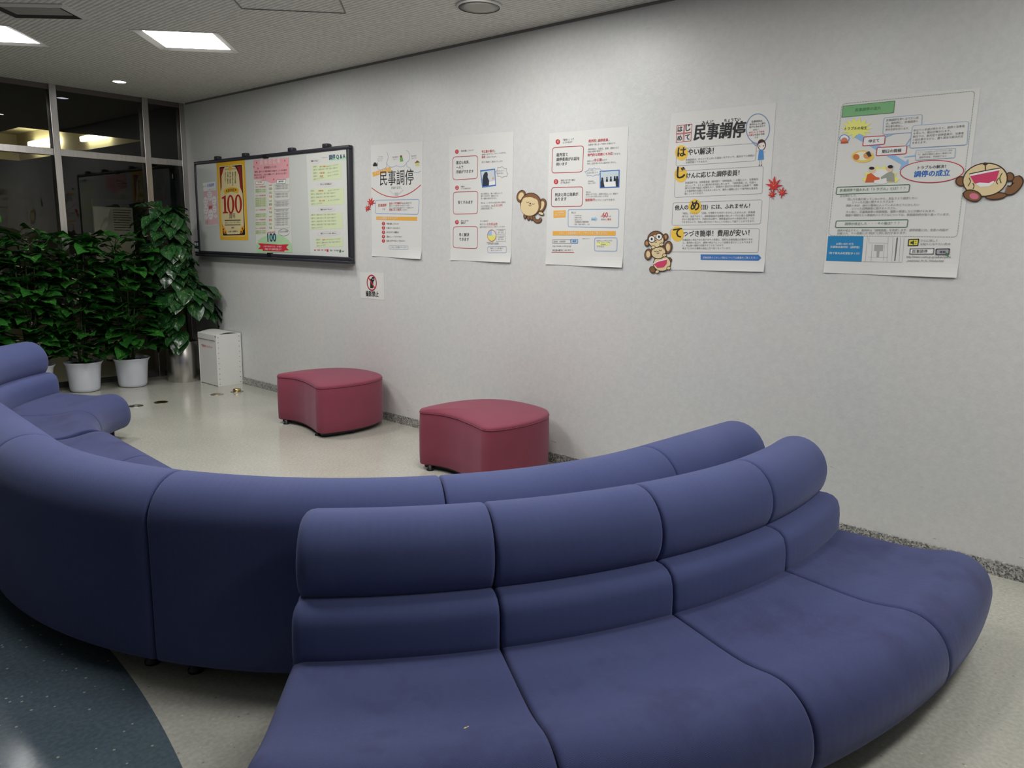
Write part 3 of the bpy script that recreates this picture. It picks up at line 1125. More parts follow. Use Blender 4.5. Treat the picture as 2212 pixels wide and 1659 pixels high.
s.poly([(990, 349), (1105, 336), (1113, 469), (1005, 484)], BL, 1); s.poly([(997, 360), (1100, 346), (1107, 459), (1012, 473)], ink(206, 212, 214), 2)
s.poly([(1012, 473), (1008, 420), (1016, 385), (1026, 366), (1042, 360), (1050, 378), (1048, 402), (1060, 430), (1058, 466)], ink(36, 44, 62), 3)
s.ell((1092, 412), 8, 10, ink(206, 170, 150), 3); s.poly([(1060, 440), (1106, 428), (1107, 459), (1058, 466)], WH, 3)
bumps(s, [(1205, 375), (1195, 335), (1160, 318), (1125, 325), (1108, 360), (1125, 396), (1160, 408), (1198, 398), (1205, 375)], -0.18, 0.003, LG)
s.text('裁判所の窓口で', 1122, 360, 1178, 356, LG); s.text('書類を提出', 1120, 380, 1168, 377, LG)
s.poly([(1080, 810), (1052, 830), (1048, 855), (1080, 855)], ink(160, 196, 224), 1); s.ell((1080, 852), 33, 42, ink(232, 226, 120), 2, 20, None, 0, 0, 180); s.ell((1080, 852), 33, 44, DR, 3, 24, 0.003)
s.rbox([(1114, 806), (1186, 803), (1186, 840), (1114, 842)], 4, 0.002, LG); s.rbox([(1114, 856), (1186, 854), (1186, 897), (1114, 897)], 4, 0.002, LG)
for tx in (('３か月以内', 1128, 820, 1172, 819), ('約７０％', 1128, 836, 1170, 835), ('６か月以内', 1128, 872, 1172, 871), ('約９０％', 1128, 888, 1170, 888)):
    s.text(*tx, GY)
s.rbox([(1048, 938), (1193, 936), (1192, 984), (1048, 984)], 10, 0.003, LB_); s.text('調停は、２～３回の期日で', 1070, 956, 1168, 955, GY); s.text('終わることが多いです。', 1074, 973, 1160, 972, GY)
s.done('poster', 'white poster with three red bordered boxes, numbered one to three', 'poster', 'white poster sheets on the wall')

# ---- third sheet
s = Sheet(W, T4).sheet([(1187, 288), (1358, 273), (1345, 578), (1179, 571)], 0.012)
for k, (x, y, t1, l1, t2, l2) in enumerate(((1589, 130, '「話合い」って', (1628, 124, 1714, 116), 'どうやるの？', (1628, 144, 1700, 138)), (1575, 437, '話合いができた後は', (1612, 434, 1722, 430), 'どうなるの？', (1612, 453, 1683, 450)))):
    s.ell((x, y), 17, 20, RD); s.text('45'[k], x - 6, y + 10, x + 6, y + 9, WH); s.text(t1, *l1, BK); s.text(t2, *l2, BK)
s.rbox([(1548, 174), (1788, 161), (1779, 361), (1542, 371)], 24, 0.004, DR); s.rbox([(1541, 483), (1781, 476), (1776, 626), (1539, 631)], 20, 0.004, DR)
for tx in (('裁判官と', 1578, 245, 1666, 240), ('調停委員がお話を', 1578, 280, 1756, 271), ('伺います', 1576, 316, 1661, 311), ('判決と同じ効果が', 1567, 552, 1746, 546), ('あります', 1567, 585, 1655, 582)):
    s.text(*tx, BK, 0.014)
for tx in (('裁判官', 1825, 136, 1883, 132), ('調停委員', 1898, 131, 1976, 126), ('専門的な問題にも対応', 1818, 244, 2013, 231), ('非公開', 1868, 283, 1926, 279), ('強制執行', 1800, 590, 1875, 587), ('60', 1932, 713, 1974, 712), ('解決', 1972, 735, 2000, 735)):
    s.text(*tx, RD, 0.014)
for tx in (('と', 1886, 131, 1895, 130), ('が', 1979, 125, 1988, 124), ('当事者の間に立って話合いを進めます。', 1825, 160, 2036, 146), ('調停委員は、弁護士、医師、建築士など', 1822, 196, 2060, 182), ('知識や経験が豊富で、', 1820, 214, 1930, 206), ('できます。', 2016, 231, 2072, 227), ('話合いは', 1816, 286, 1865, 282),
           ('なので', 1930, 278, 1968, 275), ('他人に話を知られる心配がありません。', 1815, 306, 2042, 294), ('例えば、', 1806, 525, 1846, 524), ('話合いができた（調停が成立した）場合で', 1805, 543, 2052, 537), ('このとおり守られないときは、', 1805, 560, 1980, 556), ('をすることができます。', 1878, 588, 2032, 584), ('例えば', 1692, 682, 1728, 682), ('・お金の貸し借り', 1712, 702, 1772, 702), ('・売買の代金', 1712, 719, 1770, 719), ('・近所のトラブル', 1712, 736, 1778, 736), ('・交通事故の損害賠償', 1712, 753, 1826, 753),
           ('・賃料、建物の明渡し　など', 1712, 771, 1836, 771), ('約', 1920, 710, 1930, 710), ('％が', 1978, 710, 2000, 710), ('実質的に', 1920, 735, 1968, 735), ('裁判所　民事調停', 1556, 906, 1648, 905), ('http://www.courts.go.jp/', 1549, 943, 1694, 942), ('調停委員の', 1822, 440, 1868, 437), ('話合いの様子', 1822, 455, 1880, 452), ('裁判所ウェブサイト', 1778, 880, 1840, 880)):
    s.text(*tx, GY)
s.poly([(1912, 354), (2066, 344), (2063, 482), (1912, 488)], BL, 1); s.poly([(1920, 362), (2058, 353), (2056, 474), (1920, 480)], ink(200, 212, 216), 2)
for x, y, r in ((1932, 415, 11), (1968, 408, 8), (1998, 405, 8), (2028, 402, 9), (2046, 405, 12)):
    s.ell((x, y), r * .7, r, ink(40, 40, 46), 3); s.poly([(x - r, y + 30), (x - r * .8, y + 8), (x + r * .8, y + 8), (x + r, y + 30)], ink(30, 34, 48), 3)
s.poly([(1920, 436), (1940, 430), (1950, 478), (1920, 480)], ink(40, 44, 58), 3); s.poly([(2034, 428), (2057, 420), (2056, 474), (2038, 475)], ink(36, 40, 54), 3)
s.poly([(1945, 442), (2032, 436), (2036, 474), (1952, 478)], WH, 4)
bumps(s, [(1940, 352), (1910, 335), (1870, 330), (1830, 335), (1795, 360), (1815, 392), (1860, 396), (1905, 386), (1940, 352)], -0.14, 0.003, LB_); s.text('こんな感じで', 1815, 358, 1880, 354, LG); s.text('お話を伺います', 1815, 376, 1900, 372, LG)
s.poly([(1555, 660), (1650, 657), (1648, 711), (1555, 716)], OR); s.text('こんな問題は', 1570, 682, 1640, 681, WH); s.text('調停にぴったり', 1564, 700, 1640, 699, WH)
s.rbox([(1668, 651), (2059, 647), (2056, 791), (1668, 784)], 14, 0.004, LB_); s.poly([(1846, 714), (1876, 714), (1876, 704), (1896, 726), (1876, 744), (1876, 736), (1846, 736)], ink(160, 200, 226), 1); s.text('調停が成立', 1850, 732, 1880, 732, NV, 0.01)
s.poly([(1549, 818), (2034, 818), (2034, 852), (1549, 850)], OR); s.text('くわしくは裁判所のウェブサイトをご覧ください', 1602, 844, 1972, 845, WH)
s.rbox([(1548, 884), (1686, 883), (1685, 911), (1548, 911)], 2, 0.002, GY); s.rbox([(1690, 882), (1743, 882), (1742, 911), (1690, 911)], 3, 0.003, BL, ink(180, 206, 230)); s.text('検索', 1702, 905, 1730, 905, NV)
s.text('申立書の書式もこちらです！！', 1549, 972, 1704, 972, BK, 0.01); s.line([(1542, 980), (1712, 982)], 0.003, RD)
s.rbox([(1872, 870), (2046, 868), (2044, 972), (1872, 970)], 16, 0.004, LB_); s.poly([(1890, 902), (1990, 902), (1990, 930), (1890, 930)], ink(238, 240, 150), 1)
for tx in (('裁判所について知りたい方は', 1888, 896, 2008, 896), ('ウェブページの', 1892, 912, 1988, 912), ('「民事調停」へ', 1918, 926, 1978, 926), ('アクセス', 1888, 944, 1945, 944)):
    s.text(*tx, GY)
s.done('poster', 'white poster with two red bordered boxes and a meeting photo', 'poster', 'white poster sheets on the wall')

# ---- fourth sheet: large title
T5 = (1360, 200, 400 / 1580)
s = Sheet(W, T5).sheet([(1451, 245), (1677, 222), (1651, 587), (1421, 582)], 0.010)
for q, ch in (([(405, 284), (466, 277), (461, 344), (401, 350)], 'は'), ([(473, 276), (534, 269), (529, 337), (469, 343)], 'じ'), ([(402, 357), (461, 351), (456, 420), (398, 426)], 'め'), ([(468, 350), (528, 344), (524, 413), (464, 418)], 'て')):
    s.rbox(q, 1, 0.0028, RD); s.text(ch, q[3][0] + 11, q[3][1] - 13, q[2][0] - 9, q[2][1] - 13, BK, 0.02)
s.text('民事調停', 549, 408, 984, 380, BK, 0.034, 3, 1.18, 0.08)
s.text('みんじ', 616, 278, 716, 268, BK, 0.02); s.text('ちょうてい', 808, 253, 946, 241, BK, 0.02)
s.ell((1096, 308), 100, 126, ink(120, 150, 190), 2, 40, 0.004); s.line([(1045, 420), (1078, 454), (1095, 434)], 0.004, ink(120, 150, 190))
for tx, m_ in ((('民事調停は、', 1042, 258, 1140, 250), BK), (('裁判のように勝ち', 1025, 282, 1160, 270), BK), (('負けを決めるので', 1022, 304, 1158, 293), BK), (('はなく、', 1055, 326, 1112, 321), BK), (('話合いにより紛争', 1018, 350, 1150, 340), RD), (('の解決', 1016, 373, 1068, 369), RD), (('を図る手続', 1070, 369, 1152, 361), BK), (('です', 1068, 392, 1098, 389), BK)):
    s.text(*tx, m_)
s.ell((1128, 446), 36, 48, ink(70, 34, 38), 1); s.ell((1128, 452), 28, 36, ink(234, 224, 214), 2); s.poly([(1098, 440), (1106, 405), (1130, 398), (1154, 408), (1160, 445), (1146, 424), (1120, 430)], ink(70, 34, 38), 3)
s.ell((1113, 457), 4, 6, BK, 3); s.ell((1144, 455), 4, 6, BK, 3)
s.poly([(1106, 488), (1142, 485), (1147, 572), (1095, 576)], ink(80, 142, 200), 2); s.line([(1106, 495), (1082, 502)], 0.004, ink(220, 200, 190)); s.line([(1142, 494), (1156, 512)], 0.004, ink(220, 200, 190))
s.line([(1110, 576), (1108, 618)], 0.003, LG); s.line([(1128, 576), (1126, 618)], 0.003, LG); s.ell((1108, 621), 5, 4, BK); s.ell((1126, 620), 5, 4, BK)
for c_, ch, w_ in (((444, 514), 'は', 34), ((438, 701), 'じ', 34), ((559, 974), 'め', 36), ((410, 1206), 'て', 36)):
    s.ell(c_, 55, 65, ink(240, 198, 70), 1, 36); s.text(ch, c_[0] - w_, c_[1] + 32, c_[0] + w_, c_[1] + 29, BK, 0.026)
for tx in (('やい解決！', 498, 536, 716, 524), ('けんに応じた調停委員！', 487, 733, 936, 708), ('他人の', 388, 1005, 501, 999), ('（目）には、ふれません！', 608, 1000, 1026, 987), ('つづき簡単！費用が安い！', 460, 1232, 1022, 1222)):
    s.text(*tx, BK, 0.018, 3, 1.08)
for q in ([(405, 480), (1085, 432), (1075, 582), (395, 626)], [(392, 672), (1142, 628), (1132, 862), (383, 894)], [(372, 940), (1132, 914), (1118, 1120), (362, 1132)], [(350, 1166), (1110, 1160), (1098, 1364), (340, 1358)]):
    s.rbox(q, 18, 0.0018, LG)
for tx in (('民事調停は、ポイントをしぼった話合いをするので、解決までの時間は', 482, 584, 1066, 546), ('比較的短くてすみます。', 482, 606, 668, 596), ('民事調停では、調停委員会（裁判官と「調停委員」）が間に入り、当事者双', 476, 780, 1098, 748), ('方にとって、よりよい解決方法を話し合います。「調停委員」は、社会の', 476, 804, 1080, 774), ('様々な分野で幅広い経験をもつ、民間から選ばれた非常勤の公務員で、建築', 474, 826, 1096, 798),
           ('士や医師等を本業とする人もいるので、事件の種類に応じて専門的な意見を', 472, 850, 1094, 826), ('聴くこともできます。', 470, 873, 634, 866), ('「裁判」というと、「法廷」を想像する方がいるかもしれませんが、民事調', 452, 1040, 1070, 1030), ('停では、法廷ではなく、調停委員会が当事者と同じテーブルに座り当事者双', 450, 1066, 1068, 1056), ('方から話を聴きます。手続は非公開で、関係者以外はその手続を見ることは', 448, 1090, 1064, 1082), ('できませんので、他人に知られたくないことも安心して話すことができます。', 446, 1114, 1070, 1106),
           ('民事調停の申立てから終了までの手続に、特別な法律知識は必要ありませ', 454, 1266, 1050, 1262), ('ん。裁判所の窓口で、調停の申立てについて説明を受けることもできます', 454, 1290, 1050, 1286), ('し、申立書の用紙を利用することもできます。', 452, 1314, 808, 1312), ('申立てにかかる費用も訴訟に比べ安くなっています。', 452, 1338, 866, 1336)):
    s.text(*tx, GY)
s.poly([(608, 1380), (1100, 1383), (1125, 1409), (1100, 1435), (608, 1427)], ink(60, 118, 186), 1); s.text('民事調停のくわしい流れについては裏面をご覧ください', 628, 1417, 1092, 1419, WH)
s.done('poster', 'large white poster with bold black title and four yellow circles', 'poster', 'white poster sheets on the wall')

# ---- fifth sheet: flow chart
T6 = (1760, 180, 452 / 1704)
s = Sheet(W, T6).sheet([(1814, 212), (2118, 190), (2067, 600), (1779, 589)], 0.010)
q = s.rpts([(222, 168), (1306, 62), (1160, 1252), (112, 1240)], 34)
q2 = []
for a, b_ in zip(q, q[1:] + q[:1]):
    L = math.hypot(b_[0] - a[0], b_[1] - a[1]); k = max(1, int(L / 22))
    for i in range(k):
        q2.append(((a[0] + (b_[0] - a[0]) * i / k, a[1] + (b_[1] - a[1]) * i / k), (a[0] + (b_[0] - a[0]) * (i + .65) / k, a[1] + (b_[1] - a[1]) * (i + .65) / k)))
for a, b_ in q2:
    s.line([a, b_], 0.002, ink(150, 170, 150))
s.rbox([(232, 186), (654, 144), (643, 240), (222, 277)], 1, 0.002, ink(90, 120, 90), ink(128, 184, 128)); s.text('民事調停の流れ', 330, 232, 538, 214, ink(70, 130, 80))
st = []
for k in range(28):
    a = 2 * PI * k / 28; r = (1.0 if k % 2 == 0 else 0.62)
    st.append((342 + 132 * r * math.cos(a), 366 + 88 * r * math.sin(a)))
s.poly(st, ink(240, 238, 130), 1); s.text('トラブルの発生', 246, 382, 426, 376, BK, 0.016)
AB = ink(150, 190, 230)
s.poly([(362, 408), (326, 440), (708, 660), (690, 704), (768, 686), (762, 616), (742, 640), (400, 430)], AB, 1); s.poly([(720, 600), (830, 582), (830, 594), (735, 604)], AB, 1)
s.rbox([(402, 438), (576, 427), (568, 496), (392, 510)], 10, 0.0035, RD, WH); s.text('申立て', 440, 486, 526, 478, BK, 0.018)
s.rbox([(510, 524), (752, 510), (744, 574), (502, 590)], 10, 0.0035, RD, WH); s.text('期日の開催', 548, 570, 706, 560, BK, 0.018)
s.rbox([(566, 282), (876, 254), (868, 396), (556, 416)], 16, 0.0022, LB_, M['paper']); s.line([(600, 414), (572, 440), (650, 410)], 0.0035, LB_)
s.rbox([(798, 346), (1254, 310), (1240, 500), (776, 528)], 20, 0.0022, LB_, M['paper'], 4); s.line([(780, 450), (738, 512), (778, 506)], 0.0035, LB_)
s.rbox([(828, 546), (1148, 530), (1140, 606), (822, 626)], 8, 0.002, LB_, M['paper'])
for tx in (('民事調停を申し立てたい方', 584, 312, 846, 290), ('は、裁判所に、民事調停の', 582, 338, 842, 318), ('申立書を提出し、', 580, 362, 722, 352), ('受付手続を行います。', 576, 388, 770, 376), ('申立ての手続が終わると、調停の当事者', 806, 396, 1222, 358), ('を呼んで、期日が開かれます。', 804, 420, 1110, 396), ('期日では、裁判官や調停委員が、当事者', 800, 446, 1214, 416), ('の話を聴きながら、最も適当な解決方法', 798, 472, 1208, 442), ('を考えます。', 794, 496, 912, 488),
           ('どうしても話合いがまとまらない場合', 842, 570, 1124, 552), ('や、相手が期日に来ない場合には、', 842, 590, 1120, 574), ('調停不成立、手続終了など', 852, 612, 1076, 600)):
    s.text(*tx, LG if 'どう' in tx[0] else GY, 0, 5)
s.ell((956, 718), 258, 90, RD, 3, 48, 0.0035, -2); s.ell((956, 718), 256, 88, M['paper'], 2, 48, None, -2)
s.text('トラブルの解決！', 840, 702, 1066, 690, BK, 0.016, 4); s.text('調停の成立', 810, 766, 1100, 752, ink(40, 110, 190), 0.03, 4)
# little pictures
s.ell((243, 450), 38, 30, ink(236, 240, 246), 1); s.ell((243, 450), 38, 30, ink(90, 130, 180), 2, 16, 0.003); s.ell((243, 466), 26, 24, ink(214, 130, 90), 2); s.poly([(212, 490), (216, 476), (270, 472), (276, 486)], ink(196, 80, 50), 3)
s.ell((392, 596), 90, 50, ink(240, 206, 96), 1); s.ell((392, 592), 66, 36, ink(240, 236, 214), 2); s.ell((340, 600), 26, 24, ink(206, 116, 60), 3); s.ell((428, 590), 30, 26, ink(222, 160, 90), 3); s.poly([(416, 566), (446, 552), (466, 592), (440, 600)], ink(64, 56, 60), 4)
sun = []
for k in range(17):
    a = PI * k / 16; r = 1.0 if k % 2 else 0.82
    sun.append((538 - 156 * r * math.cos(a), 806 - 138 * r * math.sin(a)))
s.poly(sun, ink(240, 236, 130), 1); s.ell((538, 760), 84, 62, WH, 2)
s.poly([(412, 806), (430, 742), (462, 730), (500, 762), (530, 768), (528, 784), (486, 790), (484, 804)], ink(216, 100, 50), 3); s.ell((474, 706), 26, 26, ink(232, 206, 176), 4); s.ell((466, 692), 22, 12, BK, 5)
s.poly([(652, 802), (650, 738), (624, 718), (590, 730), (540, 764), (540, 780), (586, 770), (588, 800)], ink(160, 164, 150), 3); s.ell((610, 696), 24, 26, ink(232, 200, 170), 4); s.ell((618, 680), 22, 14, BK, 5)
for q, tx in (([(182, 846), (776, 824), (768, 884), (174, 904)], ('民事調停で扱われる「トラブル」とは？？？', 206, 884, 738, 866)), ([(176, 1120), (762, 1110), (752, 1172), (168, 1174)], ('調停が成立した・・・その後は？？？', 246, 1156, 688, 1150))):
    s.rbox(q, 10, 0.003, DG); s.text(*tx, DG)
for tx in (('主な例として、', 206, 928, 342, 924), ('貸したお金が返ってこないから、支払うよう請求したい', 266, 954, 836, 944), ('といったお金に関するトラブルや', 306, 978, 644, 974), ('隣家の木が、自分の敷地に入っているのをどうにかしたい', 258, 1006, 852, 998), ('といった近隣関係に関するトラブル。', 302, 1030, 668, 1026), ('その他に、交通事故等の損害賠償、建物の明渡しなどが挙げられます。', 256, 1058, 984, 1050), ('離婚や相続などの家庭内のトラブルについては、家庭裁判所が取り扱っています。', 252, 1084, 1102, 1078),
           ('調停が成立すると、裁判所は「調停調書」を作成します。調停調書には、合意の内容が', 186, 1208, 1088, 1204), ('記載され、その調書には“判決”と同じ効力があります。', 184, 1232, 748, 1228), ('さらに詳しく', 862, 1292, 1002, 1290), ('お知りになりたい方は', 860, 1320, 1104, 1318)):
    s.text(*tx, GY)
s.poly([(112, 1244), (398, 1246), (380, 1452), (94, 1444)], ink(30, 132, 186), 1)
for tx in (('お問い合わせ先', 176, 1316, 318, 1318), ('京都簡易裁判所（調停係）', 128, 1342, 366, 1346), ('（地下鉄丸太町駅徒歩６分）', 116, 1392, 366, 1396)):
    s.text(*tx, WH, 0.01)
s.poly([(400, 1248), (728, 1250), (712, 1456), (384, 1452)], ink(222, 222, 218), 1)
for a, b_ in (((430, 1250), (412, 1452)), ((440, 1300), (600, 1302)), ((600, 1252), (590, 1452)), ((640, 1252), (628, 1452)), ((470, 1312), (460, 1450)), ((444, 1256), (442, 1292)), ((570, 1312), (560, 1440)), ((440, 1416), (590, 1420)), ((700, 1254), (688, 1454))):
    s.line([a, b_], 0.0015, LG)
s.poly([(488, 1314), (560, 1316), (556, 1366), (530, 1366), (524, 1416), (504, 1416), (506, 1366), (484, 1364)], ink(170, 170, 168), 2); s.poly([(668, 1256), (680, 1256), (658, 1448), (648, 1448)], ink(110, 110, 110), 2)
s.rbox([(768, 1272), (848, 1270), (840, 1320), (762, 1322)], 2, 0.004, BK, ink(232, 222, 80)); s.poly([(782, 1288), (794, 1288), (810, 1278), (808, 1316), (792, 1306), (780, 1306)], ink(60, 60, 50), 3); s.line([(818, 1290), (828, 1284)], 0.002, BK, 3); s.line([(818, 1304), (828, 1308)], 0.002, BK, 3)
s.rbox([(780, 1348), (972, 1346), (966, 1390), (776, 1390)], 1, 0.004, GY, WH); s.text('民事調停', 796, 1382, 918, 1381, BK)
s.rbox([(992, 1350), (1098, 1348), (1092, 1394), (988, 1394)], 6, 0.005, ink(90, 90, 92), ink(170, 172, 176)); s.text('検索', 1016, 1384, 1066, 1384, BK); s.poly([(1066, 1376), (1098, 1390), (1086, 1396), (1094, 1410), (1084, 1412), (1078, 1400), (1070, 1406)], DG, 4)
s.text('http://www.courts.go.jp/saiban/syurui', 750, 1426, 1106, 1428, GY, 0.008, 3, 1.2); s.text('_minzi/minzi_04_02_10/index.html', 745, 1454, 1050, 1456, GY, 0.008, 3, 1.2)
s.done('poster', 'white flow chart poster with green header and blue corner box, at the far right', 'poster', 'white poster sheets on the wall')

# ---- no-photography sign
TS = (760, 580, 100 / 2074)
s = Sheet(W, TS).sheet([(777.5, 587.2), (829.5, 590), (831, 648.5), (779, 643.5)], 0.0)
s.ell((900, 640), 205, 335, DR, 3, 40, 0.0105, -3)
s.poly([(828, 470), (930, 455), (930, 500), (905, 520), (960, 560), (968, 600), (970, 885), (830, 880)], BK, 1); s.ell((955, 480), 45, 70, BK, 2, 24, 0.012)
s.line([(755, 405), (1045, 885)], 0.011, RD, 4); s.text('撮影禁止', 632, 1240, 1208, 1275, BK, 0.024, 3, 1.15)
s.done('sign', 'small white no photography sign below the whiteboard corner', 'sign')

# ------------------------------------------------------------------ paper cut-outs beside the posters
def cutout(px, T, pts_fn, name, label, cat, group=None):
    s = Sheet(W - 0.004, T)
    s.paper = WH
    pts_fn(s)
    ys = [v.co.y for v in s.bm.verts]; zs = [v.co.z for v in s.bm.verts]
    s.org = (W, (min(ys) + max(ys)) / 2, (min(zs) + max(zs)) / 2)
    # card backing as thick as cut card, down to the wall
    return s.done(name, label, cat, group)


def card(s, pts, mat, layer=0, depth=0.0045):
    """card outline with a cut edge back to the wall"""
    P = [s.w(p) for p in pts]
    s.n += 1
    s.fillw(P, mat, layer)
    mi = s.mi(mat)
    X0 = s.X - 0.0012 - 0.00035 * layer
    for a, b_ in zip(P, P[1:] + P[:1]):
        f = s.bm.faces.new([s.bm.verts.new(v) for v in ((X0, a.x, a.y), (X0, b_.x, b_.y), (X0 + depth, b_.x, b_.y), (X0 + depth, a.x, a.y))])
        f.material_index = mi


def epts(c_, rx, ry, rot=0, n_=26):
    cr, sr = math.cos(math.radians(rot)), math.sin(math.radians(rot))
    return [(c_[0] + rx * math.cos(2 * PI * k / n_) * cr - ry * math.sin(2 * PI * k / n_) * sr, c_[1] + rx * math.cos(2 * PI * k / n_) * sr + ry * math.sin(2 * PI * k / n_) * cr) for k in range(n_)]


def maple(c_, r, rot):
    """five-lobed toothed leaf"""
    out = []
    tips = [(-128, 0.62), (-78, 0.86), (-38, 0.9), (0, 1.0), (38, 0.9), (78, 0.86), (128, 0.62)]
    for k, (a, l) in enumerate(tips):
        for da, f_ in ((-13, 0.52), (-9, 0.62), (0, 1.0), (9, 0.62), (13, 0.52)):
            aa = math.radians(a + da + rot - 90)
            out.append((c_[0] + r * l * f_ * math.cos(aa), c_[1] + r * l * f_ * math.sin(aa)))
        if k < len(tips) - 1:
            aa = math.radians((a + tips[k + 1][0]) / 2 + rot - 90)
            out.append((c_[0] + r * 0.34 * math.cos(aa), c_[1] + r * 0.34 * math.sin(aa)))
    for da in (172, 178, 182, 188):
        aa = math.radians(da + rot - 90); f_ = 0.3 if da in (172, 188) else 0.85
        out.append((c_[0] + r * f_ * math.cos(aa), c_[1] + r * f_ * math.sin(aa)))
    return out


MR, ML = ink(206, 46, 52), ink(232, 130, 90)
for c_, r, rot, T, lab, lay in (((146, 600), 40, 14, T4, 'upper red paper maple leaf at the edge of the poster right of the whiteboard', 1), ((120, 645), 28, 24, T4, 'lower small red paper maple leaf left of the poster beside the whiteboard', 0),
                                ((1230, 800), 86, 4, T5, 'largest red paper maple leaf, right of the yellow circle poster', 2), ((1300, 858), 52, 10, T5, 'small red paper maple leaf at the right of the cluster of three', 1), ((1216, 874), 44, -12, T5, 'small red paper maple leaf at the left under the largest leaf', 0)):
    def mk(s, c_=c_, r=r, rot=rot, lay=lay):
        card(s, maple(c_, r, rot), MR, lay)
        for a in (-38, 0, 38):
            aa = math.radians(a + rot - 90)
            s.line([c_, (c_[0] + r * .6 * math.cos(aa), c_[1] + r * .6 * math.sin(aa))], 0.0022, ML, lay + 3)
    cutout(None, T, mk, 'paper_maple_leaf', lab, 'decoration', 'red paper maple leaves')

OUT, TAN, MB2, PNK = ink(62, 42, 32), ink(226, 206, 158), ink(132, 92, 58), ink(208, 62, 104)


def blob(s, c_, rx, ry, mat, layer, rot=0, wd_=0.0045):
    card(s, epts(c_, rx, ry, rot), mat, layer)
    s.ell(c_, rx, ry, OUT, layer + 0.5, 26, wd_, rot)


def monkey_a(s):
    tl = [(1402, 700), (1405, 725), (1425, 742), (1448, 738), (1456, 722)]
    s.ribbon(tl, 0.024, OUT, 0); s.ribbon(tl, 0.015, MB2, 0.5)
    for c_, rot in (((1336, 700), 5), ((1362, 712), 0), ((1385, 712), -8)):
        blob(s, c_, 11, 22, MB2, 1, rot)
    for c_, rx, ry, rot in (((1306, 548), 32, 46, 20), ((1462, 622), 32, 56, 22)):
        blob(s, c_, rx, ry, MB2, 2, rot); s.ell(c_, rx * .62, ry * .66, TAN, 3, 20, None, rot)
    blob(s, (1380, 612), 80, 88, MB2, 4, 10); s.ell((1372, 628), 70, 72, TAN, 5, 26, None, 10); s.ell((1348, 592), 34, 34, TAN, 5); s.ell((1406, 600), 32, 34, TAN, 5)
    for x in (1358, 1400):
        s.ell((x, 592 + (x - 1358) * .3), 9, 7, OUT, 6, 10, 0.003, 0, 0, 180)
    s.ell((1377, 606), 6, 6, OUT, 6); s.ell((1376, 616), 9, 8, OUT, 6, 10, 0.003, 0, 0, 180); blob(s, (1460, 682), 22, 12, TAN, 4, 15)


def monkey_b(s):
    # three heads stacked in one cut-out
    blob(s, (338, 1432), 20, 24, MB2, 0, 20); blob(s, (196, 1512), 24, 28, MB2, 0, -20)
    for c_, rx, ry in (((160, 1380), 30, 46), ((330, 1320), 32, 52)):
        blob(s, c_, rx, ry, MB2, 1, 8); s.ell(c_, rx * .55, ry * .62, TAN, 2)
    for c_ in ((150, 1284), (308, 1232)):
        blob(s, c_, 20, 28, MB2, 1, 10); s.ell(c_, 11, 16, ink(190, 140, 90), 2)
    blob(s, (278, 1458), 74, 66, TAN, 2, -6)
    s.poly([(205, 1462), (240, 1440), (322, 1420), (318, 1462), (290, 1492), (240, 1496)], PNK, 3.5); s.line([(205, 1462), (240, 1440), (322, 1420)], 0.006, WH, 4)
    blob(s, (248, 1358), 66, 60, MB2, 3, -6); s.ell((248, 1366), 58, 48, TAN, 4, 24, None, -6)
    for x in (222, 264):
        s.ell((x, 1350 - (x - 222) * .2), 10, 8, OUT, 5, 10, 0.003, 0, 0, 180)
    s.ell((244, 1358), 6, 5, OUT, 5); s.ell((244, 1366), 10, 8, OUT, 5, 10, 0.003, 0, 0, 180)
    blob(s, (228, 1252), 72, 70, MB2, 5, -12); s.ell((230, 1266), 62, 52, TAN, 6, 24, None, -12)
    for c_ in ((192, 1250), (254, 1230)):
        s.ell(c_, 27, 29, WH, 7); s.ell(c_, 27, 29, OUT, 7.5, 22, 0.004); s.ell(c_, 9, 11, BK, 8)
    s.line([(218, 1244), (228, 1240)], 0.004, OUT, 8); s.ell((226, 1262), 6, 5, OUT, 7); s.ell((226, 1272), 8, 6, OUT, 7, 10, 0.003, 0, 0, 180)
    for c_ in ((204, 1320), (276, 1296), (238, 1528), (336, 1498), (300, 1388)):
        blob(s, c_, 17, 13, TAN, 7, -15, 0.003)


def monkey_c(s):
    tl = [(1556, 868), (1600, 872), (1640, 838), (1658, 800), (1636, 782)]
    s.ribbon(tl, 0.04, OUT, 0); s.ribbon(tl, 0.029, MB2, 0.5)
    blob(s, (1192, 798), 42, 38, MB2, 1); blob(s, (1588, 762), 34, 34, MB2, 1); blob(s, (1478, 918), 86, 26, MB2, 1, -6)
    blob(s, (1388, 785), 182, 134, TAN, 2, -8)
    s.poly([(1264, 752), (1380, 728), (1508, 700), (1480, 790), (1420, 838), (1350, 836), (1300, 812)], PNK, 3.5)
    s.poly([(1262, 738), (1384, 712), (1510, 690), (1508, 708), (1384, 732), (1268, 756)], WH, 4); s.line([(1262, 738), (1384, 712), (1510, 690)], 0.004, OUT, 4.5)
    s.poly([(1310, 818), (1340, 808), (1420, 812), (1456, 794), (1464, 806), (1424, 838), (1350, 846)], WH, 4)
    s.ell((1390, 656), 20, 12, OUT, 4); s.line([(1390, 668), (1392, 712)], 0.004, OUT, 4)
    blob(s, (1284, 915), 74, 44, MB2, 3, 14); s.ell((1298, 920), 38, 25, ink(214, 120, 140), 4, 20, None, 10)
    for q in ([(1258, 770), (1268, 800), (1250, 836)], [(1288, 812), (1298, 836), (1290, 860)], [(1528, 730), (1508, 770), (1518, 812)], [(1500, 770), (1482, 800), (1490, 820)]):
        s.ribbon(q, 0.003, OUT, 4)


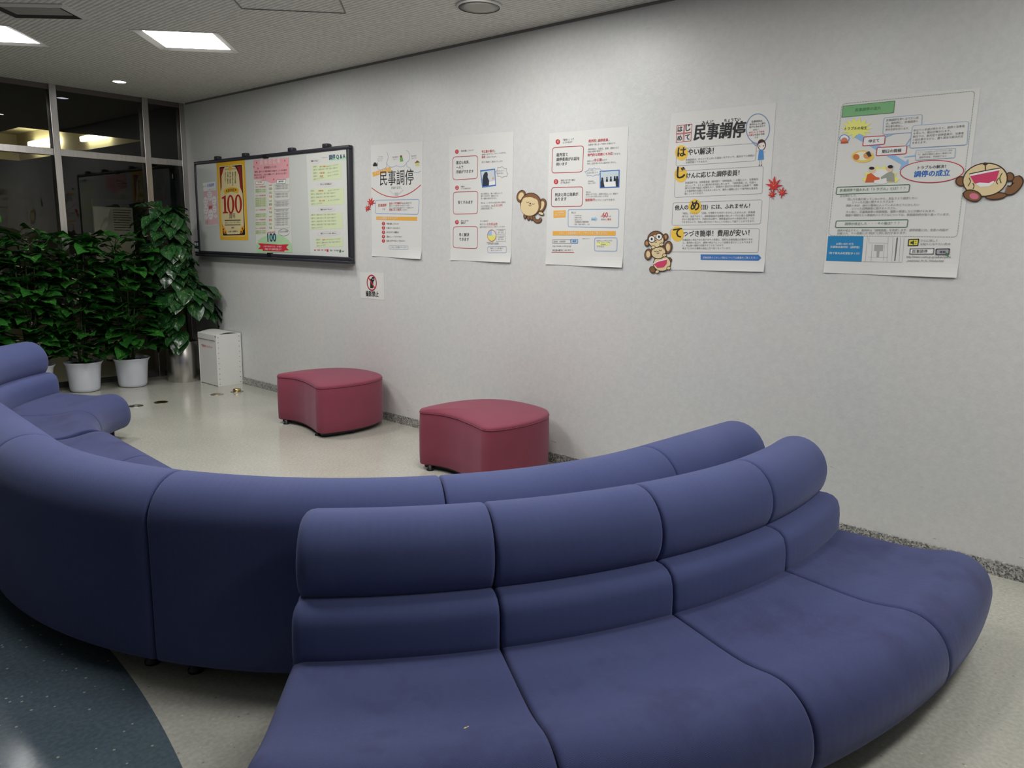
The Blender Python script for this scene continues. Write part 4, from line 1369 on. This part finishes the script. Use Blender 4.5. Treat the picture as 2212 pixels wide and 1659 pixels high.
cutout(None, T4, monkey_a, 'monkey_cutout', 'brown paper monkey cut-out with closed eyes, between the second and third posters', 'decoration', 'paper monkey cut-outs')
cutout(None, T5, monkey_b, 'monkey_cutout', 'paper cut-out of three stacked monkeys at the lower left of the yellow circle poster', 'decoration', 'paper monkey cut-outs')
cutout(None, T6, monkey_c, 'monkey_cutout', 'tan laughing monkey cut-out lying sideways right of the flow chart poster', 'decoration', 'paper monkey cut-outs')

# ------------------------------------------------------------------ whiteboard with its sheets
BX = W - 0.032
y0, y1, z0, z1 = 5.118, 7.64, 1.252, 2.152
t = thing('whiteboard', 'wide wall mounted whiteboard with charcoal frame holding four sheets', 'whiteboard', (W, (y0 + y1) / 2, z0))
b = NB(); box(b, BX, W - 0.006, y0 + 0.02, y1 - 0.02, z0 + 0.02, z1 - 0.02); obj('board', b, M['board'], t, False)
b = NB()
for a in ((y0, y1, z1 - 0.03, z1), (y0, y1, z0, z0 + 0.03), (y0, y0 + 0.034, z0 + .03, z1 - .03), (y1 - 0.026, y1, z0 + .03, z1 - .03)):
    box(b, BX - 0.012, W - 0.004, a[0], a[1], a[2], a[3], 0, 0.005)
obj('frame', b, M['board_frame'], t)
b = NB(); box(b, BX - 0.045, W - 0.004, y0 - 0.005, y1 + 0.005, z0 - 0.022, z0, 0, 0.005); obj('tray', b, M['board_frame'], t)
for px, py in ((469, 341), (529, 332), (629, 322), (704, 313)):
    yy = wall_pt(px, py, BX)[0]
    b = NB(); box(b, BX - 0.016, W - 0.004, yy - 0.034, yy + 0.034, z1 - 0.004, z1 + 0.030, 0, 0.007); obj('clip', b, M['board_frame'], t)
b = NB(); ym = wall_pt(575, 335, BX)[0]; box(b, BX - 0.016, W - 0.004, ym - 0.04, ym + 0.04, z1 - 0.036, z1 - 0.008, 0, 0.004); obj('joint_bracket', b, M['black'], t); b = NB(); box(b, BX - 0.02, W - 0.004, ym - 0.05, ym + 0.02, z0 + 0.0, z0 + 0.04, 0, 0.004); obj('joint_bracket', b, M['black'], t)
t = thing('wall_switch_plate', 'small black plate with four white buttons at the whiteboard lower left corner', 'switch', (W, 7.70, 1.3))
b = NB(); box(b, W - 0.03, W - 0.002, 7.648, 7.745, 1.255, 1.375, 0, 0.004); obj('plate', b, M['black'], t)
for yy in (7.675, 7.718):
    for zz in (1.285, 1.345):
        b = NB(); box(b, W - 0.036, W - 0.03, yy - 0.014, yy + 0.014, zz - 0.016, zz + 0.016, 0, 0.003); obj('button', b, M['pot'], t)

TW = (400, 310, 240 / 1422)
PX = BX
# pink clover notice at the left
s = Sheet(PX, TW, ink(222, 216, 216)).sheet([(437.5, 394.5), (466, 391.5), (470.5, 486.5), (443.5, 489.5)], 0.0)
s.poly([(222, 510), (396, 492), (425, 1030), (262, 1046)], ink(222, 186, 186), 1); s.poly([(226, 508), (390, 492), (394, 596), (236, 612)], WH, 2)
s.text('知ってる？', 232, 562, 280, 556, GY); s.text('民事調停', 288, 562, 376, 548, ink(80, 120, 190), 0.02); s.text('で、解決しませんか', 290, 600, 382, 590, GY)
for c_, rx, ry in (((316, 650), 30, 38), ((320, 700), 26, 34), ((264, 740), 28, 58), ((374, 730), 28, 58), ((270, 850), 30, 56), ((380, 840), 24, 50), ((330, 910), 32, 66), ((272, 942), 24, 28), ((394, 928), 22, 24)):
    s.ell(c_, rx, ry, ink(236, 232, 232), 3)
    s.text('貸したお金', c_[0] - rx * .6, c_[1] - 4, c_[0] + rx * .6, c_[1] - 8, BK, 0, 4); s.text('もめごと', c_[0] - rx * .5, c_[1] + ry * .5, c_[0] + rx * .5, c_[1] + ry * .46, BK, 0, 4)
s.text('調停', 308, 840, 350, 834, RD, 0.02, 4); s.line([(268, 990), (270, 1030)], 0.006, BK, 3); s.line([(288, 985), (292, 1028)], 0.006, ink(150, 120, 60), 3)
s.done('notice', 'small pink notice with white clover bubbles at the left of the whiteboard', 'notice', 'sheets on the whiteboard')

# yellow anniversary poster
GO = ink(232, 180, 40)
s = Sheet(PX, TW, GO).sheet([(467.5, 351.5), (528.5, 344.5), (536.5, 519), (476, 518)], 0.0)
N1 = ink(40, 26, 34)
s.poly([(442, 296), (726, 268), (770, 1172), (486, 1178)], N1, 1)
s.poly([(452, 320), (500, 310), (470, 440), (480, 600), (462, 624)], ink(150, 34, 30), 2); s.poly([(664, 296), (716, 288), (736, 610), (712, 606), (700, 420)], ink(150, 34, 30), 2)
s.poly([(510, 300), (540, 300), (576, 288), (640, 296), (662, 330), (690, 400), (706, 560), (738, 640), (752, 1000), (754, 1060), (720, 1120), (700, 1158), (540, 1164), (494, 1090), (470, 980), (456, 640), (470, 560), (468, 420), (494, 330)], ink(228, 212, 160), 3)
s.line([(434, 330), (446, 298), (728, 268), (742, 300), (776, 1160), (760, 1186), (488, 1188), (472, 1160)], 0.006, ink(236, 226, 190), 4, True)
s.poly([(572, 272), (600, 312), (578, 352), (554, 316)], GO, 5)
s.line([(512, 332), (654, 322)], 0.010, ink(190, 170, 120), 4)
for k, (x, w_) in enumerate(((518, '話合いで'), (549, '円満に解決'), (580, '申立て簡単'), (612, '秘密は守られ'), (646, '費用も低額'))):
    for j, ch in enumerate(w_):
        yy = 400 - k * 2 + j * 30
        s.text(ch, x - 8, yy, x + 8, yy - 1, N1, 0.01, 4)
s.poly([(496, 606), (520, 580), (590, 558), (664, 568), (690, 590), (676, 640), (590, 614), (512, 652)], GO, 4); s.text('★調停制度★', 524, 628, 662, 612, N1, 0.01, 5)
RR = ink(172, 36, 34)
s.poly([(470, 694), (522, 660), (528, 868), (552, 880), (554, 892), (484, 894), (484, 884), (504, 872), (498, 706), (474, 708)], RR, 4)
for c_ in ((586, 778), (684, 772)):
    s.ell(c_, 46, 120, RR, 4, 36, None, -2); s.ell(c_, 20, 98, ink(228, 212, 160), 5, 32, None, -2)
s.text('周年', 568, 964, 648, 958, N1, 0.01, 4, 0.92)
for y in (984, 1044):
    s.line([(510, y), (712, y - 4)], 0.007, N1, 4)
s.text('はなして きいて まとまる心', 516, 1028, 710, 1022, N1, 0.01, 4)
s.text('裁判所', 596, 1090, 632, 1088, N1, 0.01, 4); s.text('★ 民事・家事調停 ★', 556, 1140, 676, 1134, N1, 0.01, 4)
for x, y in ((494, 1090), (738, 1082), (516, 1130), (722, 1124)):
    s.ell((x, y), 20, 26, GO, 5); s.ell((x, y + 8), 10, 14, RR, 6)
s.done('anniversary_poster', 'yellow framed poster with a large red 100, on the whiteboard', 'poster', 'sheets on the whiteboard')

# pink and green comparison chart
s = Sheet(PX, TW, ink(216, 218, 210)).sheet([(547, 346.5), (624, 340), (631.5, 545), (554.5, 546)], 0.0)
s.poly([(874, 214), (1328, 180), (1334, 430), (1290, 452), (1200, 470), (1160, 500), (1100, 508), (1040, 480), (960, 460), (880, 462)], ink(228, 168, 174), 1)
for k, ch in enumerate('調停の広場'):
    s.text(ch, 962 + k * 55, 278 - k * 6, 996 + k * 55, 275 - k * 6, ink(240, 208, 210), 0.02)
for c_ in ((916, 246), (882, 300), (934, 320), (1278, 220), (1310, 278), (1136, 460)):
    s.ell(c_, 7, 12, ink(214, 80, 92), 2)
s.text('調停制度の１００年', 1012, 326, 1170, 312, ink(120, 60, 66))
for tx in (('調停は、話合いにより紛争を解決する手続です。１００年の歴史を', 894, 376, 1306, 352), ('振り返りながら、これからの調停について、皆さまとともに考えて', 890, 418, 1308, 392), ('いきたいと思います。', 892, 452, 1036, 444)):
    s.text(*tx, ink(110, 66, 70), 0.012)
s.rbox([(908, 484), (1012, 476), (1008, 520), (906, 526)], 5, 0.004, ink(206, 150, 120), WH); s.text('社会の動き', 930, 510, 992, 504, ink(196, 70, 60)); s.rbox([(1174, 466), (1290, 458), (1286, 508), (1170, 514)], 5, 0.004, ink(110, 120, 116), WH); s.text('調停の動き', 1200, 500, 1264, 494, BK, 0.012)
for y, h_, r_ in ((548, 30, 1), (584, 50, 0), (660, 26, 1), (694, 120, 0), (842, 44, 1), (898, 50, 0), (968, 36, 1), (1006, 52, 0), (1078, 24, 1), (1112, 50, 0)):
    if not r_:
        s.poly([(892, y), (1044, y - 8), (1050, y + h_ - 4), (896, y + h_ + 4)], ink(206, 218, 178), 1)
    for j in range(max(1, h_ // 24)):
        s.text('大正十一年 借地借家調停' if r_ else '調停制度に関する主な動き', 904, y + 20 + 24 * j, 1034, y + 14 + 24 * j, ink(216, 110, 90) if r_ else ink(150, 160, 130))
s.poly([(1072, 540), (1130, 536), (1136, 1130), (1080, 1134)], ink(224, 226, 206), 1)
for k in range(12):
    y = 548 + k * 50
    s.text(('1922年', '昭和', '1951', '平成')[k % 4], 1078, y, 1114, y - 3, ink(210, 80, 70) if k % 3 == 0 else ink(120, 124, 116), 0.012)
for y, h_ in ((530, 90), (636, 94), (742, 36), (782, 60), (848, 44), (892, 70), (966, 122)):
    s.rbox([(1140, y), (1330, y - 8), (1336, y + h_ - 10), (1144, y + h_)], 3, 0.002, LG)
    for j in range(max(1, h_ // 32)):
        s.text('民事調停法の制定と施行', 1160, y + 28 + 30 * j, 1318, y + 22 + 30 * j, LG)
s.ell((1266, 1138), 70, 44, GY, 2, 30, 0.003); s.text('これからの調停', 1208, 1142, 1320, 1138, GY)
s.poly([(912, 1300), (940, 1240), (1000, 1196), (1080, 1168), (1180, 1166), (1260, 1190), (1330, 1236), (1366, 1290), (1372, 1390), (920, 1400)], ink(178, 214, 168), 1)
s.text('2022年10月1日', 1054, 1154, 1156, 1148, ink(200, 60, 60), 0.014); s.text('100', 1060, 1258, 1168, 1254, NV, 0.03, 3, 0.95)
s.poly([(934, 1276), (1000, 1280), (1210, 1294), (1330, 1290), (1296, 1330), (1334, 1366), (1276, 1368), (1272, 1386), (996, 1374), (992, 1352), (936, 1352), (970, 1314)], ink(206, 44, 64), 2)
s.text('これからも皆さまとともに、より身近で', 1006, 1326, 1240, 1332, WH, 0.01); s.text('ご利用しやすい調停を目指します', 1018, 1364, 1236, 1368, WH, 0.01)
s.done('notice', 'pink and green comparison chart with a blue 100, middle of the whiteboard', 'notice', 'sheets on the whiteboard')

# Q & A sheet
TQ = (620, 300, 180 / 1030)
s = Sheet(PX, TQ, ink(218, 220, 214)).sheet([(662, 334), (754.5, 321), (759.5, 556), (671, 551)], 0.0)
s.poly([(540, 238), (748, 206), (748, 256), (534, 272)], ink(190, 224, 190), 1); s.text('調停 Q & A', 522, 266, 722, 246, NV, 0.028); s.text('皆さまの疑問にお答えします', 430, 240, 506, 232, GY)
LV, LGN = ink(224, 204, 220), ink(214, 226, 184)
for c_, rx, ry, tx in (((346, 276), 64, 26, '調停ってなに？'), ((486, 564), 104, 28, 'どのような手続なの？'), ((490, 874), 104, 28, '相談に行かなくてもいい？'), ((518, 1170), 142, 28, '調停について、もっと詳しく知りたい！')):
    s.ell(c_, rx, ry, LV, 2, 30, 0.003, -3); s.text(tx, c_[0] - rx * .7, c_[1] + 10, c_[0] + rx * .66, c_[1] + 5, BK, 0.01)
for q, n_, reds in (([(312, 326), (668, 298), (676, 496), (318, 522)], 5, {0: '話合いで解決する', 2: '円満に解決', 3: '非公開'}), ([(282, 624), (702, 600), (706, 812), (290, 828)], 5, {0: '調停委員会', 3: '合意した内容'}), ([(288, 922), (684, 912), (692, 1110), (296, 1122)], 5, {}), ([(350, 1230), (690, 1216), (694, 1330), (358, 1340)], 3, {0: '裁判所ウェブサイト'})):
    s.poly(q, LGN, 1)
    for k in range(n_):
        f_ = (k + .55) / n_
        xa = q[0][0] + (q[3][0] - q[0][0]) * f_ + 14; xb = q[1][0] - 24 - (60 if k == n_ - 1 else 0) * 3
        ya = q[0][1] + (q[3][1] - q[0][1]) * f_; yb = q[1][1] + (q[2][1] - q[1][1]) * f_
        if k in reds:
            xm = xa + (xb - xa) * .25; xn = xa + (xb - xa) * .55
            s.text('裁判所で', xa, ya + 8, xm - 4, ya + 5, LG, 0, 3, 1, 0, 20); s.text(reds[k], xm, ya + 6, xn, ya + 2, ink(220, 90, 70), 0.016, 3, 1, 0, 20); s.text('話し合うことができます。', xn + 4, ya + 3, xb, yb + 6, LG, 0, 3, 1, 0, 20)
        else:
            s.text('調停では、当事者の話をよく聴いて話合いを進めます' if k < n_ - 1 else '利用することができます。', xa, ya + 8, xb, yb + 6, LG, 0, 3, 1, 0, 20)
s.poly([(336, 1374), (346, 1364), (346, 1370), (360, 1370), (360, 1380), (346, 1380), (346, 1386)], ink(200, 60, 60), 2); s.text('裁判所　調停　検索', 376, 1384, 490, 1384, ink(200, 70, 70)); s.rbox([(494, 1366), (514, 1366), (514, 1394), (494, 1394)], 2, 0.002, ink(200, 60, 60), ink(200, 60, 60))
s.text('動画で　見る調停', 534, 1388, 640, 1392, DG); s.rbox([(650, 1372), (670, 1372), (670, 1402), (650, 1402)], 2, 0.002, DG, DG); s.poly([(708, 1388), (698, 1378), (698, 1384), (682, 1383), (682, 1394), (698, 1394), (698, 1400)], DG, 2)
s.done('notice', 'white question and answer sheet with pale green blocks, right end of the whiteboard', 'notice', 'sheets on the whiteboard')

# ------------------------------------------------------------------ white helmet box
t = thing('storage_box', 'white riveted plastic box with red lettering in the corner by the planter', 'box', (3.745, 7.11, 0))
bx0, bx1, by0, by1 = 3.616, 3.868, 6.945, 7.285
b = NB(); box(b, bx0, bx1, by0, by1, 0.004, 0.475, 0, 0.004)
for yy in (by0 - 0.004, by1):
    box(b, bx0 - 0.004, bx1 + 0.004, yy, yy + 0.004, 0.0, 0.503, 0, 0.0015)
obj('body', b, M['box'], t, False)
b = NB()
n_ = 10
prev = None
for k in range(n_ + 1):
    u = k / n_
    x = bx0 - 0.006 + (bx1 - bx0 + 0.006) * u
    z = 0.497 + 0.022 * math.sin(PI * u) + 0.006 * u
    row = [b.verts.new((x, by0 - 0.001, z)), b.verts.new((x, by1 + 0.001, z)), b.verts.new((x, by0 - 0.001, z - 0.004)), b.verts.new((x, by1 + 0.001, z - 0.004))]
    if prev:
        b.faces.new((prev[0], row[0], row[1], prev[1])); b.faces.new((prev[2], prev[3], row[3], row[2])); b.faces.new((prev[0], prev[2], row[2], row[0])); b.faces.new((prev[1], row[1], row[3], prev[3]))
    prev = row
box(b, bx0 - 0.010, bx0 - 0.005, by0 + 0.012, by1 - 0.0, 0.447, 0.499, 0, 0.0015)
obj('lid', b, M['box'], t, False)
for k in range(10):
    for xx in (bx0 + 0.018, bx1 - 0.018):
        b = NB()
        bmesh.ops.create_cone(b, cap_ends=True, segments=10, radius1=0.0034, radius2=0.0026, depth=0.003, matrix=Matrix.Translation((xx, by0 - 0.0055, 0.022 + 0.0505 * k)) @ Matrix.Rotation(PI / 2, 4, 'X'))
        obj('rivet', b, M['rivet'], t)
# red lettering on the side facing the seats
cu = bpy.data.curves.new('t', 'FONT'); cu.body = '緊急用ヘルメット'; cu.offset = 0.01
ob = bpy.data.objects.new('t', cu); me = ob.to_mesh()
b = NB()
vs = [v.co.copy() for v in me.vertices]; xm, xM = min(v.x for v in vs), max(v.x for v in vs); k = 0.215 / (xM - xm)
nv = [b.verts.new((bx0 - 0.0008, 7.235 - (v.x - xm) * k, 0.365 + v.y * k)) for v in vs]
for p in me.polygons:
    b.faces.new([nv[i] for i in p.vertices])
ob.to_mesh_clear(); bpy.data.objects.remove(ob)
obj('lettering', b, ink(200, 60, 66), t, False)

# ------------------------------------------------------------------ brass floor fittings
for (x, y), knob, lab in (((2.695, 6.605), 0, 'dull round floor plate nearest the sofa end'), ((2.91, 6.61), 2, 'dark round floor fitting second from the sofa end'),
                          ((3.424, 6.607), 0, 'dull round floor plate before the white box'), ((3.62, 6.605), 1, 'round floor fitting with raised brass knob beside the wall')):
    t = thing('floor_fitting', lab, 'floor fitting', (x, y, 0), 'round metal fittings in the floor')
    b = NB(); lathe(b, (x, y, 0), [(0.058, 0.0), (0.058, 0.002), (0.054, 0.004), (0.01, 0.0045)], 32); obj('plate', b, M['nickel'] if knob != 2 else plain('tarnished_brass', (0.22, 0.17, 0.09), 0.35, 1.0), t)
    if knob == 1:
        b = NB(); lathe(b, (x, y, 0), [(0.034, 0.004), (0.036, 0.012), (0.034, 0.026), (0.026, 0.031), (0.005, 0.032)], 28); obj('knob', b, M['brass'], t)
    elif knob == 0:
        b = NB(); lathe(b, (x, y, 0), [(0.03, 0.004), (0.03, 0.006), (0.004, 0.0065)], 24); obj('centre_disc', b, M['brass'] if x > 3 else M['nickel'], t)

# ------------------------------------------------------------------ plants
YMAX = G - 0.04


def leaf(b, uvl, base, direction, L, Wd, droop, roll, fold=0.25, up=Vector((0, 0, 1))):
    """heart shaped blade with a folded midrib that arches over and droops"""
    d0 = direction.normalized()
    side = d0.cross(up)
    if side.length < 0.05:
        side = Vector((1, 0, 0))
    side.normalize()
    side = Matrix.Rotation(roll, 3, d0) @ side
    nrm = side.cross(d0)
    cols = (-1.0, -0.55, 0.0, 0.55, 1.0)
    wv = (0.30, 0.80, 1.0, 0.95, 0.72, 0.40, 0.0)
    back = (0.10, 0.03, 0, 0, 0, 0, 0)
    rows = []
    p = Vector(base)
    ang_ = 0.0
    n_ = len(wv)
    for i, wk in enumerate(wv):
        dd = d0 * math.cos(ang_) - nrm * math.sin(ang_)
        nn = nrm * math.cos(ang_) + d0 * math.sin(ang_)
        row = []
        for c_ in cols:
            if wk == 0 and c_ != 0:
                row.append(None); continue
            rip = 0.05 * math.sin(i * 2.1 + c_ * 3) * Wd
            q = p + side * (c_ * wk * Wd / 2) + nn * (-(abs(c_) ** 1.4) * fold * wk * Wd / 2 * -1 + rip) - dd * (back[i] * abs(c_) * L * 1.2)
            q.y = min(q.y, YMAX); q.x = min(q.x, W - 0.012); q.z = max(q.z, 0.01)
            row.append(b.verts.new(q))
        rows.append(row)
        p = p + dd * (L / (n_ - 1))
        ang_ += droop / (n_ - 1)
    tip = rows[-1][2]
    for i in range(n_ - 1):
        for k in range(4):
            if i < n_ - 2:
                vs_ = (rows[i][k], rows[i][k + 1], rows[i + 1][k + 1], rows[i + 1][k]); uvs = ((k / 4, i / 6), ((k + 1) / 4, i / 6), ((k + 1) / 4, (i + 1) / 6), (k / 4, (i + 1) / 6))
            else:
                vs_ = (rows[i][k], rows[i][k + 1], tip); uvs = ((k / 4, i / 6), ((k + 1) / 4, i / 6), (0.5, 1.0))
            f = b.faces.new(vs_)
            for l, uv in zip(f.loops, uvs):
                # shear the map so streaks follow the side veins
                l[uvl].uv = (uv[0], uv[1] - abs(uv[0] - 0.5) * 0.8)


def bush(cx, cy, label, seed, nleaf=118, height=1.30):
    rnd = random.Random(seed)
    t = thing('potted_pothos', label, 'plant', (cx, cy, 0), 'green plants in white pots')
    b = NB(); lathe(b, (cx, cy, 0), [(0.10, 0.0), (0.118, 0.008), (0.126, 0.03), (0.140, 0.20), (0.146, 0.245), (0.160, 0.268), (0.166, 0.274), (0.160, 0.278), (0.146, 0.262), (0.139, 0.235)], 40, 0, True)
    obj('pot', b, M['pot'], t)
    b = NB(); lathe(b, (cx, cy, 0), [(0.141, 0.236), (0.08, 0.246), (0.01, 0.25)], 24)
    for k in range(60):
        a, r = rnd.uniform(0, 2 * PI), 0.13 * math.sqrt(rnd.random())
        bmesh.ops.create_icosphere(b, subdivisions=1, radius=rnd.uniform(0.006, 0.013), matrix=Matrix.Translation((cx + r * math.cos(a), cy + r * math.sin(a), 0.248)))
    obj('soil', b, M['soil'], t)
    bs = NB()
    bl = NB(); uvl = bl.loops.layers.uv.new('UVMap')
    stems = []
    for k in range(7):
        a = 2 * PI * k / 7 + rnd.uniform(-.3, .3)
        pts_ = []
        hh = height * rnd.uniform(0.84, 0.97)
        lean = rnd.uniform(0.05, 0.13)
        for j in range(8):
            u = j / 7
            pts_.append(Vector((cx + math.cos(a) * (0.025 + lean * u), min(cy + math.sin(a) * (0.025 + lean * 0.7 * u), YMAX - 0.03), 0.24 + (hh - 0.24) * u)))
        tube(bs, pts_, 0.007, 6); stems.append(pts_)
    for k in range(nleaf):
        st_ = stems[k % 7]
        u = (k + rnd.random()) / nleaf
        zt = 0.30 + (height - 0.30) * (u ** 0.85)
        j = min(6, int(u * 7)); base = st_[j].lerp(st_[j + 1], u * 7 - j)
        base = Vector((base.x, base.y, min(zt, base.z + 0.06)))
        a = rnd.uniform(0, 2 * PI)
        if rnd.random() < 0.55:
            a = rnd.uniform(PI * 0.95, PI * 1.95)     # more of them lean to the light of the room
        pet = rnd.uniform(0.06, 0.17)
        top = u > 0.9
        el = rnd.uniform(0.1, 0.5) if not top else rnd.uniform(0.45, 0.9)
        dv = Vector((math.cos(a) * math.cos(el), math.sin(a) * math.cos(el) * 0.8, math.sin(el)))
        e = base + dv * pet
        e.y = min(e.y, YMAX - 0.01)
        tube(bs, [base, base + dv * pet * 0.55 + Vector((0, 0, 0.008)), e], 0.0028, 4)
        L = rnd.uniform(0.17, 0.245)
        ld = Vector((math.cos(a), math.sin(a) * 0.8, rnd.uniform(-0.05, 0.4)))
        leaf(bl, uvl, e, ld, L, L * rnd.uniform(0.62, 0.78), rnd.uniform(0.4, 1.1), rnd.uniform(-0.4, 0.4))
    obj('stems', bs, M['stem'], t)
    obj('foliage', bl, M['leaf'], t)
    return t


bush(3.06, 7.53, 'leafy green plant in a white pot, right of the two white pots in view', 3, 150, 1.36)
bush(2.65, 7.58, 'leafy green plant in a white pot, left of the two white pots in view', 5, 150, 1.38)
bush(2.26, 7.62, 'leafy green plant whose white pot hides behind the far sofa end', 9, 150, 1.40)
bush(1.86, 7.62, 'leafy green plant at the left edge behind the blue sofa backrest', 12, 150, 1.44)

# tall pole plant in a steel cylinder
px_, py_ = 3.55, 7.50
t = thing('pole_pothos', 'tall variegated trailing plant in a brushed steel cylinder by the corner', 'plant', (px_, py_, 0))
b = NB(); lathe(b, (px_, py_, 0), [(0.150, 0.0), (0.152, 0.004), (0.152, 0.40), (0.149, 0.403), (0.143, 0.40), (0.143, 0.36)], 48, 0, True); obj('planter', b, M['steel'], t)
b = NB(); lathe(b, (px_, py_, 0), [(0.143, 0.362), (0.05, 0.372), (0.01, 0.374)], 24); obj('soil', b, M['soil'], t)
b = NB(); tube(b, [(px_, py_, 0.36), (px_ - 0.01, py_ + 0.02, 1.0), (px_ - 0.03, py_ + 0.04, 1.58)], 0.035, 12); obj('moss_pole', b, plain('coir_pole', srgb(70, 52, 36), 0.95), t)
rnd = random.Random(21)
bl = NB(); uvl = bl.loops.layers.uv.new('UVMap'); bs = NB()
NL = 190
for k in range(NL):
    u = (k + rnd.random()) / NL                   # from the foot to the top
    z = 0.46 + 1.24 * u
    ax, ay = px_ - 0.03 * u + 0.03 * (1 - u), py_ + 0.04 * u
    R = 0.10 + 0.085 * math.sin(PI * min(1, 0.25 + 0.7 * (1 - u))) + (0.05 if u < 0.45 else 0)
    if u > 0.9:
        R *= 0.7
    a = rnd.uniform(PI * 0.75, PI * 2.12) if rnd.random() < 0.82 else rnd.uniform(0, 2 * PI)
    if u < 0.19 and (a > PI * 1.3 or a < PI * 0.5):
        a = rnd.uniform(PI * 0.8, PI * 1.28)
    if u > 0.4 and math.cos(a) > 0:
        R *= 0.55
    if u < 0.4:
        ax += 0.03
    elif u > 0.5:
        ax -= 0.045
    base = Vector((ax + R * math.cos(a), min(ay + R * math.sin(a), YMAX - 0.02), z))
    tube(bs, [(ax, ay, z - 0.04), ((ax + base.x) / 2, (ay + base.y) / 2, z + 0.02), base], 0.003, 4)
    L = rnd.uniform(0.17, 0.25) if u < 0.4 else rnd.uniform(0.15, 0.21)
    ld = Vector((math.cos(a) * 0.8, math.sin(a) * 0.8, rnd.uniform(-0.8, -0.1) if u < 0.92 else rnd.uniform(-0.3, 0.4)))
    leaf(bl, uvl, base, ld, L, L * rnd.uniform(0.66, 0.8), rnd.uniform(0.5, 0.95), rnd.uniform(-0.3, 0.3), 0.2)
for k in range(7):                                   # arching stalks at the top
    a = rnd.uniform(PI * 0.8, PI * 1.5); e = Vector((px_ - 0.03 + math.cos(a) * rnd.uniform(0.12, 0.26), py_ + math.sin(a) * 0.12, 1.62 + rnd.uniform(-0.02, 0.06)))
    tube(bs, [(px_ - 0.03, py_ + 0.04, 1.56), ((px_ - 0.03 + e.x) / 2, (py_ + e.y) / 2, 1.69), e], 0.004, 5)
    leaf(bl, uvl, e, Vector((math.cos(a), math.sin(a) * .6, -0.5)), 0.17, 0.12, 0.8, rnd.uniform(-.3, .3))
leaf(bl, uvl, Vector((px_ - 0.06, py_, 1.66)), Vector((0.8, -0.5, 0.35)), 0.17, 0.12, 0.9, 0.1)
obj('stems', bs, M['stem'], t)
obj('foliage', bl, M['leaf2'], t)

for o in bpy.data.objects:
    if '_o' in o:
        del o['_o']
